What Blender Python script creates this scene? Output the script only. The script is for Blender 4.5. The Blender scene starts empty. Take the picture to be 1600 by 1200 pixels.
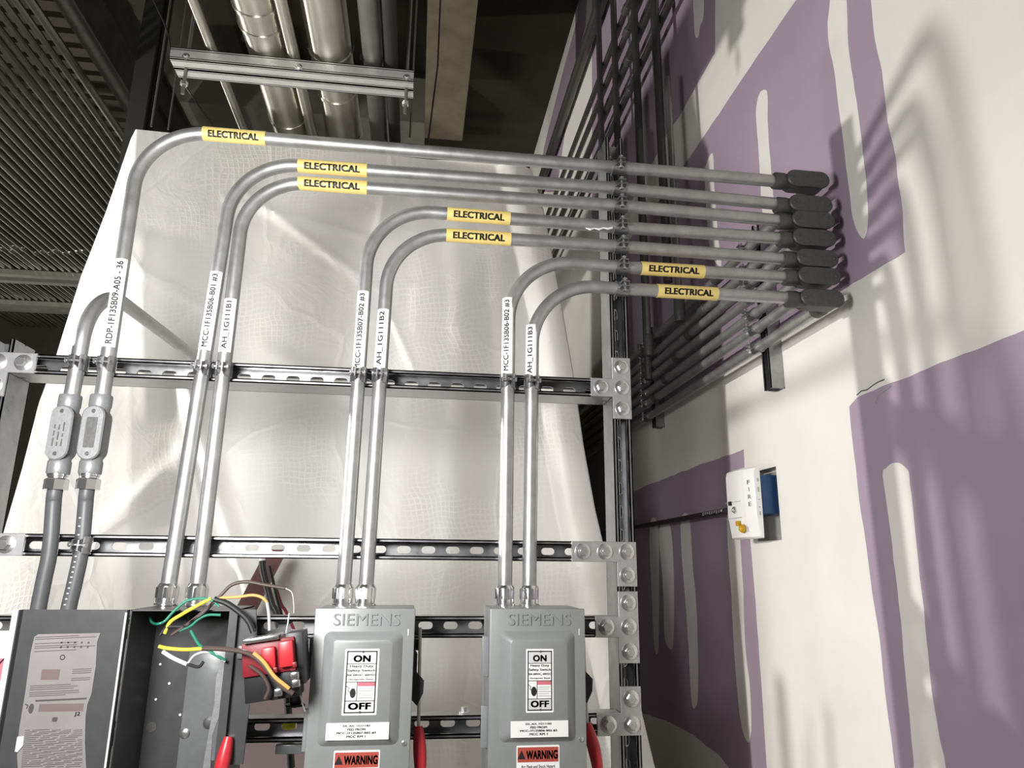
import bpy, bmesh, math, random
from mathutils import Vector, Matrix, noise
from mathutils.geometry import delaunay_2d_cdt
random.seed(7)
PI = math.pi
SC = bpy.context.scene
COL = SC.collection

# ---------------------------------------------------------------- camera
F = 1112.0
CZ = 1.55
M = ((0.99117605, -0.00935617, -0.13222137), (0.04167237, 0.96892281, 0.24382781), (0.12583101, -0.24718626, 0.96076298))
RIGHT = Vector((M[0][0], M[0][2], -M[0][1]))
DOWN = Vector((M[1][0], M[1][2], -M[1][1]))
FWD = Vector((M[2][0], M[2][2], -M[2][1]))
cam_data = bpy.data.cameras.new('camera')
cam_data.sensor_width = 36.0
cam_data.sensor_fit = 'HORIZONTAL'
cam_data.lens = 36.0 * F / 1600.0
cam_data.clip_start = 0.02
cam_data.clip_end = 100
cam = bpy.data.objects.new('camera', cam_data)
COL.objects.link(cam)
rot = Matrix((RIGHT, -DOWN, -FWD)).transposed()
cam.matrix_world = Matrix.Translation((0, 0, CZ)) @ rot.to_4x4()
SC.camera = cam

def ray(px, py):
    return RIGHT * ((px - 800) / F) + DOWN * ((py - 600) / F) + FWD
def PY(px, py, Y):          # point of the depth plane y = Y seen at a pixel
    r = ray(px, py); return Vector((0, 0, CZ)) + r * (Y / r.y)
def PX(px, py, X):
    r = ray(px, py); return Vector((0, 0, CZ)) + r * (X / r.x)
def PZ(px, py, Z):
    r = ray(px, py); return Vector((0, 0, CZ)) + r * ((Z - CZ) / r.z)

# ---------------------------------------------------------------- world, lights, exposure
W = bpy.data.worlds.new('world')
SC.world = W
W.use_nodes = True
W.node_tree.nodes['Background'].inputs[0].default_value = (0.95, 0.97, 1.0, 1)
W.node_tree.nodes['Background'].inputs[1].default_value = 0.035
SC.view_settings.view_transform = 'Standard'
SC.view_settings.look = 'None'
SC.view_settings.gamma = 1.0
SC.view_settings.use_curve_mapping = False
SC.view_settings.exposure = 0.0

def lamp(name, kind, loc, target, energy, size, color=(1, 1, 1), spread=None):
    d = bpy.data.lights.new(name, kind)
    d.energy = energy
    d.color = color
    if kind == 'AREA':
        if isinstance(size, tuple): d.shape = 'RECTANGLE'; d.size, d.size_y = size
        else: d.shape = 'DISK'; d.size = size
        if spread: d.spread = spread
    else:
        d.shadow_soft_size = size
    o = bpy.data.objects.new(name, d)
    COL.objects.link(o)
    o.location = loc
    o.rotation_euler = (Vector(target) - Vector(loc)).to_track_quat('-Z', 'Y').to_euler()
    return o
lamp('work_light_beside_rack', 'POINT', (-3.0, 2.03, 2.22), (1, 1.5, 2), 318, 0.06, (1.0, 0.965, 0.90))
lamp('work_light_in_front', 'AREA', (-0.55, 0.40, 1.82), (-0.50, 2.4, 1.80), 31, 0.40, (1.0, 0.985, 0.97))
lamp('pipe_highlight_strip', 'AREA', (-5.6, 5.6, 1.6), (-2.6, 5.6, 4.1), 50, (0.10, 3.0), (1.0, 0.97, 0.88), math.radians(62))  # added strip, shaped to stretch highlights along the overhead pipes and conduits
lamp('low_work_light_beside_rack', 'POINT', (-2.7, 1.95, 0.95), (1, 1.5, 1), 55, 0.10, (1.0, 0.97, 0.92))

# ---------------------------------------------------------------- materials
def nt(name):
    m = bpy.data.materials.new(name); m.use_nodes = True
    t = m.node_tree; b = t.nodes['Principled BSDF']
    return m, t, b
def N(t, kind, **kw):
    n = t.nodes.new(kind)
    for k, v in kw.items(): setattr(n, k, v)
    return n
def mat(name, color, rough=0.5, metal=0.0, var=0.0, scale=20.0, bump=0.0, stretch=(1, 1, 1), rvar=0.0, spec=None):
    m, t, b = nt(name)
    b.inputs['Base Color'].default_value = (*color, 1)
    b.inputs['Roughness'].default_value = rough
    b.inputs['Metallic'].default_value = metal
    if spec is not None: b.inputs['Specular IOR Level'].default_value = spec
    if var or bump or rvar:
        tc = N(t, 'ShaderNodeTexCoord'); mp = N(t, 'ShaderNodeMapping')
        mp.inputs['Scale'].default_value = stretch
        t.links.new(tc.outputs['Object'], mp.inputs['Vector'])
        nz = N(t, 'ShaderNodeTexNoise')
        nz.inputs['Scale'].default_value = scale; nz.inputs['Detail'].default_value = 5; nz.inputs['Roughness'].default_value = 0.6
        t.links.new(mp.outputs[0], nz.inputs['Vector'])
        if var:
            r = N(t, 'ShaderNodeValToRGB')
            r.color_ramp.elements[0].position = 0.3; r.color_ramp.elements[1].position = 0.7
            r.color_ramp.elements[0].color = (*[max(0, c * (1 - var)) for c in color], 1)
            r.color_ramp.elements[1].color = (*[min(1, c * (1 + var)) for c in color], 1)
            t.links.new(nz.outputs[0], r.inputs[0]); t.links.new(r.outputs[0], b.inputs['Base Color'])
        if rvar:
            mr = N(t, 'ShaderNodeMapRange')
            mr.inputs['To Min'].default_value = rough - rvar; mr.inputs['To Max'].default_value = rough + rvar
            t.links.new(nz.outputs[0], mr.inputs['Value']); t.links.new(mr.outputs[0], b.inputs['Roughness'])
        if bump:
            bp = N(t, 'ShaderNodeBump'); bp.inputs['Strength'].default_value = bump; bp.inputs['Distance'].default_value = 0.002
            t.links.new(nz.outputs[0], bp.inputs['Height']); t.links.new(bp.outputs[0], b.inputs['Normal'])
    return m

M_EMT = mat('galvanized_conduit_steel', (0.44, 0.44, 0.44), 0.43, 0.80, 0.14, 30, 0.0, (1, 1, 1), 0.10)
M_STRUT = mat('galvanized_strut_steel', (0.38, 0.38, 0.39), 0.30, 0.92, 0.15, 30, 0.0, (1, 1, 1), 0.08)
M_BLACKSTRUT = mat('dark_strut_steel', (0.10, 0.10, 0.10), 0.4, 0.7, 0.2, 30)
M_PLATE = mat('zinc_plate', (0.62, 0.62, 0.63), 0.36, 0.8, 0.10, 60)
M_BOLT = mat('zinc_bolt', (0.72, 0.72, 0.72), 0.25, 0.9, 0.08, 90)
M_CAST = mat('cast_fitting_grey', (0.085, 0.085, 0.082), 0.5, 0.25, 0.15, 120, 0.25)
M_CASTL = mat('cast_fitting_light_grey', (0.22, 0.225, 0.23), 0.45, 0.3, 0.10, 120, 0.2)
M_SWITCH = mat('switch_grey_paint', (0.235, 0.247, 0.247), 0.38, 0.0, 0.03, 60, 0.05)
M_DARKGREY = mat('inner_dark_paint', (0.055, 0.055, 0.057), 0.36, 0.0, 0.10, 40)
M_PANEL = mat('lit_panel_and_bracket_grey', (0.15, 0.16, 0.16), 0.3, 0.1, 0.10, 30)  # holds painted light on the open box's back panel; plain grey on brackets
M_EDGE = mat('pale_grey_edge_paint', (0.52, 0.53, 0.53), 0.4)
M_BLACK = mat('black_plastic', (0.015, 0.015, 0.016), 0.42)
M_RED = mat('red_plastic', (0.50, 0.025, 0.035), 0.35)
M_REDDARK = mat('dark_red_plastic', (0.20, 0.012, 0.02), 0.4)
M_WHITE = mat('white_label', (0.84, 0.84, 0.83), 0.45)
M_STICKERGREY = mat('grey_sticker', (0.62, 0.62, 0.63), 0.45)
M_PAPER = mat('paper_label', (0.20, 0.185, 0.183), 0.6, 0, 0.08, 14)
M_PAPERINK = mat('label_print', (0.055, 0.05, 0.05), 0.6)
M_PAPERRED = mat('label_print_reddish', (0.13, 0.095, 0.095), 0.6)
M_INK = mat('black_ink', (0.012, 0.012, 0.012), 0.5)
M_INKGREY = mat('grey_ink', (0.30, 0.30, 0.30), 0.5)
M_WARN = mat('warning_red', (0.42, 0.075, 0.055), 0.45)
M_PINKRED = mat('sticker_red', (0.62, 0.16, 0.20), 0.45)
M_YELLOW = mat('yellow_marker', (0.80, 0.62, 0.22), 0.42, 0, 0.05, 60)
M_FLEX = mat('grey_flexible_conduit', (0.085, 0.088, 0.092), 0.45, 0.0, 0.1, 60)
M_TRAP = mat('dull_galvanized_strut', (0.58, 0.58, 0.56), 0.42, 0.45, 0.1, 20)
M_UPR = mat('dark_upright_steel', (0.10, 0.095, 0.09), 0.4, 0.6, 0.15, 10)
M_CHROME = mat('bright_zinc', (0.75, 0.75, 0.75), 0.18, 0.95)
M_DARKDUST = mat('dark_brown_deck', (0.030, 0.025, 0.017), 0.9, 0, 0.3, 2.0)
M_BEIGE = mat('soffit_concrete', (0.16, 0.135, 0.09), 0.9, 0, 0.22, 5.0, 0.3)
M_CONCRETE = mat('grey_concrete', (0.15, 0.145, 0.12), 0.9, 0, 0.15, 3.0, 0.3)
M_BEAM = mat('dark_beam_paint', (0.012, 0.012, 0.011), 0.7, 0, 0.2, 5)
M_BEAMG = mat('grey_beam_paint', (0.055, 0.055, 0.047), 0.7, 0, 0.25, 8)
M_PIPE = mat('aluminium_jacket', (0.58, 0.56, 0.49), 0.36, 0.95, 0.12, 6, 0.1, (1, 1, 1), 0.06)
M_DPIPE = mat('dull_pipe_steel', (0.20, 0.195, 0.18), 0.4, 0.7, 0.15, 10)
M_ROOFPIPE = mat('overhead_conduit_steel', (0.34, 0.34, 0.30), 0.24, 0.97, 0.1, 10)
for _m in (M_PIPE, M_ROOFPIPE):                # brushed along the pipe: highlights stretch lengthwise
    _t = _m.node_tree; _b = _t.nodes['Principled BSDF']; _tg = N(_t, 'ShaderNodeTangent', direction_type='RADIAL', axis='Y')
    _t.links.new(_tg.outputs[0], _b.inputs['Tangent']); _b.inputs['Anisotropic'].default_value = 0.9; _b.inputs['Anisotropic Rotation'].default_value = 0.25
M_FLOOR = mat('concrete_floor', (0.30, 0.29, 0.28), 0.8, 0, 0.2, 3, 0.2)
M_PURPLE = mat('purple_wallboard', (0.375, 0.290, 0.378), 0.75, 0, 0.05, 4)
M_JOINT = mat('joint_compound_white', (0.78, 0.76, 0.72), 0.8, 0, 0.05, 3.0, 0.15)
M_GREYCAV = mat('recess_grey', (0.60, 0.60, 0.57), 0.7)
M_BLUE = mat('blue_box_plastic', (0.018, 0.060, 0.165), 0.45)
M_ALARM = mat('alarm_white_plastic', (0.83, 0.83, 0.82), 0.35)
M_AMBER = mat('amber_lens', (0.62, 0.36, 0.02), 0.2)
M_DCOND = mat('dark_conduit_paint', (0.045, 0.035, 0.045), 0.4, 0.2, 0.2, 30)
M_PINKB = mat('pink_board', (0.85, 0.68, 0.71), 0.8, 0, 0.06, 6)
M_REDSTEEL = mat('red_oxide_steel', (0.15, 0.055, 0.055), 0.6, 0, 0.2, 10)
M_GREENW = mat('green_wire_insulation', (0.02, 0.20, 0.13), 0.35)
M_YELLOWW = mat('yellow_wire_insulation', (0.80, 0.62, 0.06), 0.35)
M_BROWNW = mat('brown_wire_insulation', (0.07, 0.045, 0.04), 0.4)
M_ORANGEW = mat('orange_wire_insulation', (0.60, 0.33, 0.10), 0.4)
M_GREYW = mat('grey_wire_insulation', (0.45, 0.45, 0.45), 0.4)
M_COPPER = mat('pale_wire_core', (0.60, 0.57, 0.52), 0.3, 0.5)
M_LIME = mat('lime_tag', (0.55, 0.58, 0.04), 0.6)

def tarp_material():
    m, t, b = nt('reinforced_white_sheet')
    tc = N(t, 'ShaderNodeTexCoord')
    mp = N(t, 'ShaderNodeMapping')
    mp.inputs['Rotation'].default_value = (0, math.radians(8), 0)
    t.links.new(tc.outputs['Object'], mp.inputs['Vector'])
    n0 = N(t, 'ShaderNodeTexNoise'); n0.inputs['Scale'].default_value = 5.0; n0.inputs['Detail'].default_value = 2
    t.links.new(tc.outputs['Object'], n0.inputs['Vector'])
    vm = N(t, 'ShaderNodeVectorMath', operation='SCALE'); vm.inputs['Scale'].default_value = 0.10; t.links.new(n0.outputs[1], vm.inputs[0])
    va = N(t, 'ShaderNodeVectorMath', operation='ADD'); t.links.new(mp.outputs[0], va.inputs[0]); t.links.new(vm.outputs[0], va.inputs[1])
    sep = N(t, 'ShaderNodeSeparateXYZ'); t.links.new(va.outputs[0], sep.inputs[0])
    vo = N(t, 'ShaderNodeTexVoronoi', feature='DISTANCE_TO_EDGE'); vo.inputs['Scale'].default_value = 2.3
    t.links.new(va.outputs[0], vo.inputs['Vector'])
    vr = N(t, 'ShaderNodeMapRange'); vr.inputs['From Min'].default_value = 0.0; vr.inputs['From Max'].default_value = 0.025; vr.inputs['To Min'].default_value = 1; vr.inputs['To Max'].default_value = 0
    t.links.new(vo.outputs['Distance'], vr.inputs['Value'])
    def tri(sock, pitch):
        d = N(t, 'ShaderNodeMath', operation='DIVIDE'); d.inputs[1].default_value = pitch; t.links.new(sock, d.inputs[0])
        p = N(t, 'ShaderNodeMath', operation='PINGPONG'); p.inputs[1].default_value = 0.5; t.links.new(d.outputs[0], p.inputs[0])
        r = N(t, 'ShaderNodeMapRange'); r.inputs['From Min'].default_value = 0.06; r.inputs['From Max'].default_value = 0.22
        r.inputs['To Min'].default_value = 1; r.inputs['To Max'].default_value = 0
        t.links.new(p.outputs[0], r.inputs['Value']); return r.outputs[0]
    a = tri(sep.outputs[0], 0.0165); c = tri(sep.outputs[2], 0.0165)
    mx = N(t, 'ShaderNodeMath', operation='MAXIMUM'); t.links.new(a, mx.inputs[0]); t.links.new(c, mx.inputs[1])
    nz = N(t, 'ShaderNodeTexNoise'); nz.inputs['Scale'].default_value = 3.2; nz.inputs['Detail'].default_value = 3
    t.links.new(tc.outputs['Object'], nz.inputs['Vector'])
    nr = N(t, 'ShaderNodeMapRange'); nr.inputs['From Min'].default_value = 0.48; nr.inputs['From Max'].default_value = 0.68
    t.links.new(nz.outputs[0], nr.inputs['Value'])
    mu = N(t, 'ShaderNodeMath', operation='MULTIPLY'); t.links.new(mx.outputs[0], mu.inputs[0]); t.links.new(nr.outputs[0], mu.inputs[1])
    cr = N(t, 'ShaderNodeMix', data_type='RGBA')
    cr.inputs[6].default_value = (0.75, 0.74, 0.71, 1); cr.inputs[7].default_value = (0.84, 0.83, 0.80, 1)
    t.links.new(mu.outputs[0], cr.inputs[0]); t.links.new(cr.outputs[2], b.inputs['Base Color'])
    n2 = N(t, 'ShaderNodeTexNoise'); n2.inputs['Scale'].default_value = 9; n2.inputs['Detail'].default_value = 6; n2.inputs['Distortion'].default_value = 1.2
    t.links.new(tc.outputs['Object'], n2.inputs['Vector'])
    b1 = N(t, 'ShaderNodeBump'); b1.inputs['Strength'].default_value = 0.22; b1.inputs['Distance'].default_value = 0.012
    t.links.new(n2.outputs[0], b1.inputs['Height'])
    b3 = N(t, 'ShaderNodeBump'); b3.inputs['Strength'].default_value = 0.25; b3.inputs['Distance'].default_value = 0.004
    t.links.new(vr.outputs[0], b3.inputs['Height']); t.links.new(b1.outputs[0], b3.inputs['Normal'])
    b2 = N(t, 'ShaderNodeBump'); b2.inputs['Strength'].default_value = 0.3; b2.inputs['Distance'].default_value = 0.0012
    t.links.new(mu.outputs[0], b2.inputs['Height']); t.links.new(b3.outputs[0], b2.inputs['Normal'])
    t.links.new(b2.outputs[0], b.inputs['Normal'])
    b.inputs['Roughness'].default_value = 0.42
    b.inputs['Specular IOR Level'].default_value = 0.35
    return m
M_TARP = tarp_material()

# ---------------------------------------------------------------- mesh helpers
class MB:
    def __init__(s): s.v = []; s.f = []; s.m = []
    def add(s, verts, faces, mi=0):
        o = len(s.v); s.v += [Vector(v) for v in verts]
        s.f += [tuple(i + o for i in f) for f in faces]; s.m += [mi] * len(faces); return s
    def box(s, a, b, bev=0.0, mi=0):
        x0, x1 = sorted((a[0], b[0])); y0, y1 = sorted((a[1], b[1])); z0, z1 = sorted((a[2], b[2]))
        if bev <= 0:
            v = [(x, y, z) for z in (z0, z1) for y in (y0, y1) for x in (x0, x1)]
            return s.add(v, [(0, 2, 3, 1), (4, 5, 7, 6), (0, 1, 5, 4), (2, 6, 7, 3), (0, 4, 6, 2), (1, 3, 7, 5)], mi)
        bm = bmesh.new()
        r = bmesh.ops.create_cube(bm, size=1)
        for q in bm.verts: q.co = Vector(((x0 + x1) / 2 + q.co.x * (x1 - x0), (y0 + y1) / 2 + q.co.y * (y1 - y0), (z0 + z1) / 2 + q.co.z * (z1 - z0)))
        bmesh.ops.bevel(bm, geom=bm.edges[:], offset=bev, segments=2, affect='EDGES', profile=0.5)
        return s.bm(bm, mi)
    def bm(s, bm, mi=0):
        bm.verts.index_update()
        s.add([v.co.copy() for v in bm.verts], [tuple(v.index for v in f.verts) for f in bm.faces], mi); bm.free(); return s
    def tube(s, path, r, n=16, cap=True, radii=None, mi=0):
        P = [Vector(p) for p in path]; k = len(P)
        T = []
        for i in range(k):
            d = (P[min(i + 1, k - 1)] - P[max(i - 1, 0)]); T.append(d.normalized())
        up = Vector((0, 0, 1)) if abs(T[0].z) < 0.9 else Vector((0, -1, 0))
        u = (up - T[0] * up.dot(T[0])).normalized()
        vs = []; fs = []
        for i in range(k):
            if i:
                q = T[i - 1].rotation_difference(T[i]); u = q @ u
            u = (u - T[i] * u.dot(T[i])).normalized(); w = T[i].cross(u)
            rr = radii[i] if radii else r
            for j in range(n):
                a = 2 * PI * j / n; vs.append(P[i] + u * (math.cos(a) * rr) + w * (math.sin(a) * rr))
        for i in range(k - 1):
            for j in range(n):
                fs.append((i * n + j, i * n + (j + 1) % n, (i + 1) * n + (j + 1) % n, (i + 1) * n + j))
        if cap:
            fs.append(tuple(range(n - 1, -1, -1))); fs.append(tuple((k - 1) * n + j for j in range(n)))
        return s.add(vs, fs, mi)
    def lathe(s, o, axis, prof, n=20, mi=0):        # prof: (distance along axis, radius)
        o = Vector(o); ax = Vector(axis).normalized()
        u = ax.orthogonal().normalized(); w = ax.cross(u)
        vs = []; fs = []
        for (d, r) in prof:
            for j in range(n):
                a = 2 * PI * (j + 0.5) / n; vs.append(o + ax * d + (u * math.cos(a) + w * math.sin(a)) * r)
        for i in range(len(prof) - 1):
            for j in range(n): fs.append((i * n + j, i * n + (j + 1) % n, (i + 1) * n + (j + 1) % n, (i + 1) * n + j))
        fs.append(tuple(range(n - 1, -1, -1))); fs.append(tuple((len(prof) - 1) * n + j for j in range(n)))
        return s.add(vs, fs, mi)
    def prism(s, poly, o, u, v, w, h, bev=0.0, mi=0):   # polygon (in u, v) extruded along w by h, front edge bevelled
        o, u, v, w = Vector(o), Vector(u), Vector(v), Vector(w); n = len(poly)
        rings = [(0, 0)] if bev <= 0 else [(0, 0), (h - bev, 0), (h, bev)]
        if bev <= 0: rings = [(0, 0), (h, 0)]
        cx = sum(p[0] for p in poly) / n; cy = sum(p[1] for p in poly) / n
        vs = []; fs = []
        for (d, ins) in rings:
            for i, p in enumerate(poly):
                if ins:
                    a = Vector(poly[i - 1]).to_2d(); b = Vector(p).to_2d(); c = Vector(poly[(i + 1) % n]).to_2d()
                    e1 = (b - a).normalized(); e2 = (c - b).normalized()
                    n1 = Vector((-e1.y, e1.x)); n2 = Vector((-e2.y, e2.x)); bis = (n1 + n2)
                    bis = bis / max(0.3, (1 + n1.dot(n2)))
                    q = b + bis * ins
                else: q = Vector(p).to_2d()
                vs.append(o + u * q.x + v * q.y + w * d)
        for k in range(len(rings) - 1):
            for j in range(n): fs.append((k * n + j, k * n + (j + 1) % n, (k + 1) * n + (j + 1) % n, (k + 1) * n + j))
        fs.append(tuple(range(n - 1, -1, -1))); fs.append(tuple((len(rings) - 1) * n + j for j in range(n)))
        return s.add(vs, fs, mi)
    def build(s, name, mats, parent=None, smooth=35, label=None, origin=None):
        me = bpy.data.meshes.new(name)
        if origin is None:
            if parent is not None: origin = world_loc(parent)
            else:
                lo = [min(v[i] for v in s.v) for i in range(3)]; hi = [max(v[i] for v in s.v) for i in range(3)]
                origin = Vector(((lo[0] + hi[0]) / 2, (lo[1] + hi[1]) / 2, lo[2]))
        origin = Vector(origin)
        me.from_pydata([v - origin for v in s.v], [], s.f)
        if not isinstance(mats, (list, tuple)): mats = [mats]
        for q in mats: me.materials.append(q)
        me.polygons.foreach_set('material_index', s.m)
        bm = bmesh.new(); bm.from_mesh(me)
        bmesh.ops.recalc_face_normals(bm, faces=bm.faces[:]); bm.to_mesh(me); bm.free()
        if smooth:
            me.polygons.foreach_set('use_smooth', [True] * len(me.polygons))
            me.set_sharp_from_angle(angle=math.radians(smooth))
        me.update()
        o = bpy.data.objects.new(name, me); COL.objects.link(o)
        if parent is not None:
            o.parent = parent; o.location = origin - world_loc(parent)
        else: o.location = origin
        if label: o['label'] = label
        return o
def world_loc(o):
    p = Vector(o.location)
    while o.parent is not None:
        o = o.parent; p = p + Vector(o.location)
    return p
def tag(o, label, cat, group=None):
    o['label'] = label; o['category'] = cat
    if group: o['group'] = group
    return o
def thing(name, label, cat, loc, group=None):
    o = bpy.data.objects.new(name, None); COL.objects.link(o)
    o.empty_display_size = 0.05; o.location = loc
    return tag(o, label, cat, group)
def struct(o):
    o['kind'] = 'structure'; return o
X_, Y_, Z_ = Vector((1, 0, 0)), Vector((0, 1, 0)), Vector((0, 0, 1))

def rrect(x0, y0, x1, y1, r, k=5):
    pts = []
    for (cx, cy, a0) in ((x1 - r, y0 + r, -90), (x1 - r, y1 - r, 0), (x0 + r, y1 - r, 90), (x0 + r, y0 + r, 180)):
        for i in range(k + 1):
            a = math.radians(a0 + 90 * i / k); pts.append((cx + r * math.cos(a), cy + r * math.sin(a)))
    return pts
def fillet(pts, rad, k=12):
    P = [Vector(p) for p in pts]; out = [P[0]]
    for i in range(1, len(P) - 1):
        r = rad[i - 1] if isinstance(rad, (list, tuple)) else rad
        a = (P[i - 1] - P[i]).normalized(); b = (P[i + 1] - P[i]).normalized()
        ang = a.angle(b)
        if r <= 0 or ang > math.radians(176): out.append(P[i]); continue
        d = r / math.tan(ang / 2); c = P[i] + (a + b).normalized() * (r / math.sin(ang / 2))
        s0 = P[i] + a * d - c; s1 = P[i] + b * d - c; tot = s0.angle(s1)
        for j in range(k + 1):
            f = j / k
            out.append(c + (s0 * math.sin((1 - f) * tot) + s1 * math.sin(f * tot)) / math.sin(tot))
    out.append(P[-1]); return out
def spline(pts, k=8):
    P = [Vector(p) for p in pts]; P = [P[0] * 2 - P[1]] + P + [P[-1] * 2 - P[-2]]; out = []
    for i in range(1, len(P) - 2):
        for j in range(k):
            t = j / k; a, b, c, d = P[i - 1], P[i], P[i + 1], P[i + 2]
            out.append(0.5 * ((2 * b) + (c - a) * t + (2 * a - 5 * b + 4 * c - d) * t * t + (3 * b - a - 3 * c + d) * t ** 3))
    out.append(P[-2]); return out

# text -> flat triangles, centred, scaled to a given width and height
_txt = {}
def text2d(s, bold=0.0):
    key = (s, bold)
    if key not in _txt:
        cu = bpy.data.curves.new('lettering', 'FONT'); cu.body = s; cu.size = 1; cu.resolution_u = 3; cu.space_character = 1.0 + bold * 1.2
        ob = bpy.data.objects.new('lettering', cu); COL.objects.link(ob)
        dg = bpy.context.evaluated_depsgraph_get(); dg.update()
        me = bpy.data.meshes.new_from_object(ob.evaluated_get(dg))
        v0 = [(q.co.x, q.co.y) for q in me.vertices]; f0 = [tuple(p.vertices) for p in me.polygons]
        bpy.data.objects.remove(ob); bpy.data.curves.remove(cu); bpy.data.meshes.remove(me)
        v, f = [], []
        offs = [(0, 0)] if bold <= 0 else [(a * bold, b * bold) for a in (-1, 0, 1) for b in (-0.7, 0.7)]
        for (a, b) in offs:
            o = len(v); v += [(p[0] + a, p[1] + b) for p in v0]; f += [tuple(i + o for i in q) for q in f0]
        x0 = min(p[0] for p in v); x1 = max(p[0] for p in v); y0 = min(p[1] for p in v); y1 = max(p[1] for p in v)
        _txt[key] = ([((p[0] - x0) / (x1 - x0) - 0.5, (p[1] - y0) / max(1e-6, y1 - y0) - 0.5) for p in v], f)
    return _txt[key]
def text_flat(mb, s, o, u, v, w, h, bold=0.0, mi=0, depth=0.0):
    V, Fc = text2d(s, bold); o, u, v = Vector(o), Vector(u).normalized(), Vector(v).normalized()
    mb.add([o + u * (p[0] * w) + v * (p[1] * h) for p in V], Fc, mi)
def text_raised(mb, s, o, u, v, w, h, depth, bold=0.0):
    V, Fc = text2d(s, bold); o, u, v = Vector(o), Vector(u).normalized(), Vector(v).normalized(); nrm = u.cross(v)
    bm = bmesh.new(); vs = [bm.verts.new(o + u * (p[0] * w) + v * (p[1] * h)) for p in V]
    for f in Fc:
        try: bm.faces.new([vs[i] for i in f])
        except ValueError: pass
    r = bmesh.ops.extrude_face_region(bm, geom=bm.faces[:])
    for g in r['geom']:
        if isinstance(g, bmesh.types.BMVert): g.co += nrm * depth
    mb.bm(bm)
def text_curved(mb, s, c0, axis, front, r, w, h, bold=0.0, flip=1, ang0=0.0):
    # lettering wrapped on a pipe: runs along axis, its height goes round the pipe, centred on direction front
    V, Fc = text2d(s, bold); ax = Vector(axis).normalized(); fr = Vector(front); fr = (fr - ax * fr.dot(ax)).normalized()
    side = fr.cross(ax).normalized() * flip * -1
    bm = bmesh.new(); vs = [bm.verts.new((p[0] * w, p[1] * h, 0)) for p in V]
    for f in Fc:
        try: bm.faces.new([vs[i] for i in f])
        except ValueError: pass
    for i in range(1, 8):
        y = -h / 2 + h * i / 8
        bmesh.ops.bisect_plane(bm, geom=bm.verts[:] + bm.edges[:] + bm.faces[:], plane_co=(0, y, 0), plane_no=(0, 1, 0))
    for q in bm.verts:
        a = q.co.y / r + ang0
        q.co = Vector(c0) + ax * q.co.x + (fr * math.cos(a) + side * math.sin(a)) * r
    mb.bm(bm)
def arc_band(mb, c0, axis, front, r, length, a0, a1, n=20):
    ax = Vector(axis).normalized(); fr = Vector(front); fr = (fr - ax * fr.dot(ax)).normalized(); side = -fr.cross(ax).normalized()
    vs = []; fs = []
    for i in range(n + 1):
        a = a0 + (a1 - a0) * i / n; d = fr * math.cos(a) + side * math.sin(a)
        for (rr, e) in ((r, -1), (r, 1), (r - 0.0006, 1), (r - 0.0006, -1)): vs.append(Vector(c0) + ax * (e * length / 2) + d * rr)
    for i in range(n):
        for q in range(4): fs.append((i * 4 + q, i * 4 + (q + 1) % 4, i * 4 + 4 + (q + 1) % 4, i * 4 + 4 + q))
    fs.append((0, 1, 2, 3)); fs.append((n * 4 + 3, n * 4 + 2, n * 4 + 1, n * 4))
    mb.add(vs, fs)

# ================================================================ SETTING
XW = 1.02                     # face of the wall on the right
ZC = 5.55
def jitter_poly(px, amp=0.003, step=0.02, seed=0.0):
    P = [Vector((q.y, q.z)) for q in (PX(a, b, XW) for a, b in px)]; out = []
    for i in range(len(P)):
        a, b = P[i], P[(i + 1) % len(P)]; L = (b - a).length; k = max(1, min(80, int(L / step))); nrm = Vector((-(b - a).y, (b - a).x)).normalized()
        for j in range(k):
            q = a.lerp(b, j / k)
            q = q + nrm * amp * (noise.noise((q.x * 14, q.y * 14, seed)) + 0.5 * noise.noise((q.x * 45, q.y * 45, seed))) * 1.6
            out.append(q)
    return out
purple = [
    [(1252, -12), (1167, 112), (1097, 217), (1070, 257), (1040, 300), (1000, 352), (965, 398), (965, 690), (1000, 662), (1322, 450), (1414, 394), (1410, 330), (1400, 250), (1387, 190), (1378, 110), (1366, 60), (1360, -12)],
    [(1118, -15), (1117, 82), (1060, 185), (1046, 202), (1016, 262), (985, 318), (965, 352), (925, 350), (925, -15)],
    [(1610, 511), (1340, 620), (1327, 635), (1332, 690), (1345, 800), (1360, 900), (1375, 1000), (1388, 1120), (1400, 1215), (1640, 1215)],
    [(1162, 703), (1100, 724), (1012, 758), (990, 768), (990, 1110), (1040, 1125), (1085, 1150), (1125, 1182), (1150, 1215), (1199, 1215), (1185, 1000), (1174, 860), (1166, 780)],
    [(905, -20), (902, 30), (880, 110), (850, 230), (840, 300), (870, 300), (893, 130), (915, 40), (918, -20)],
]
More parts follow.
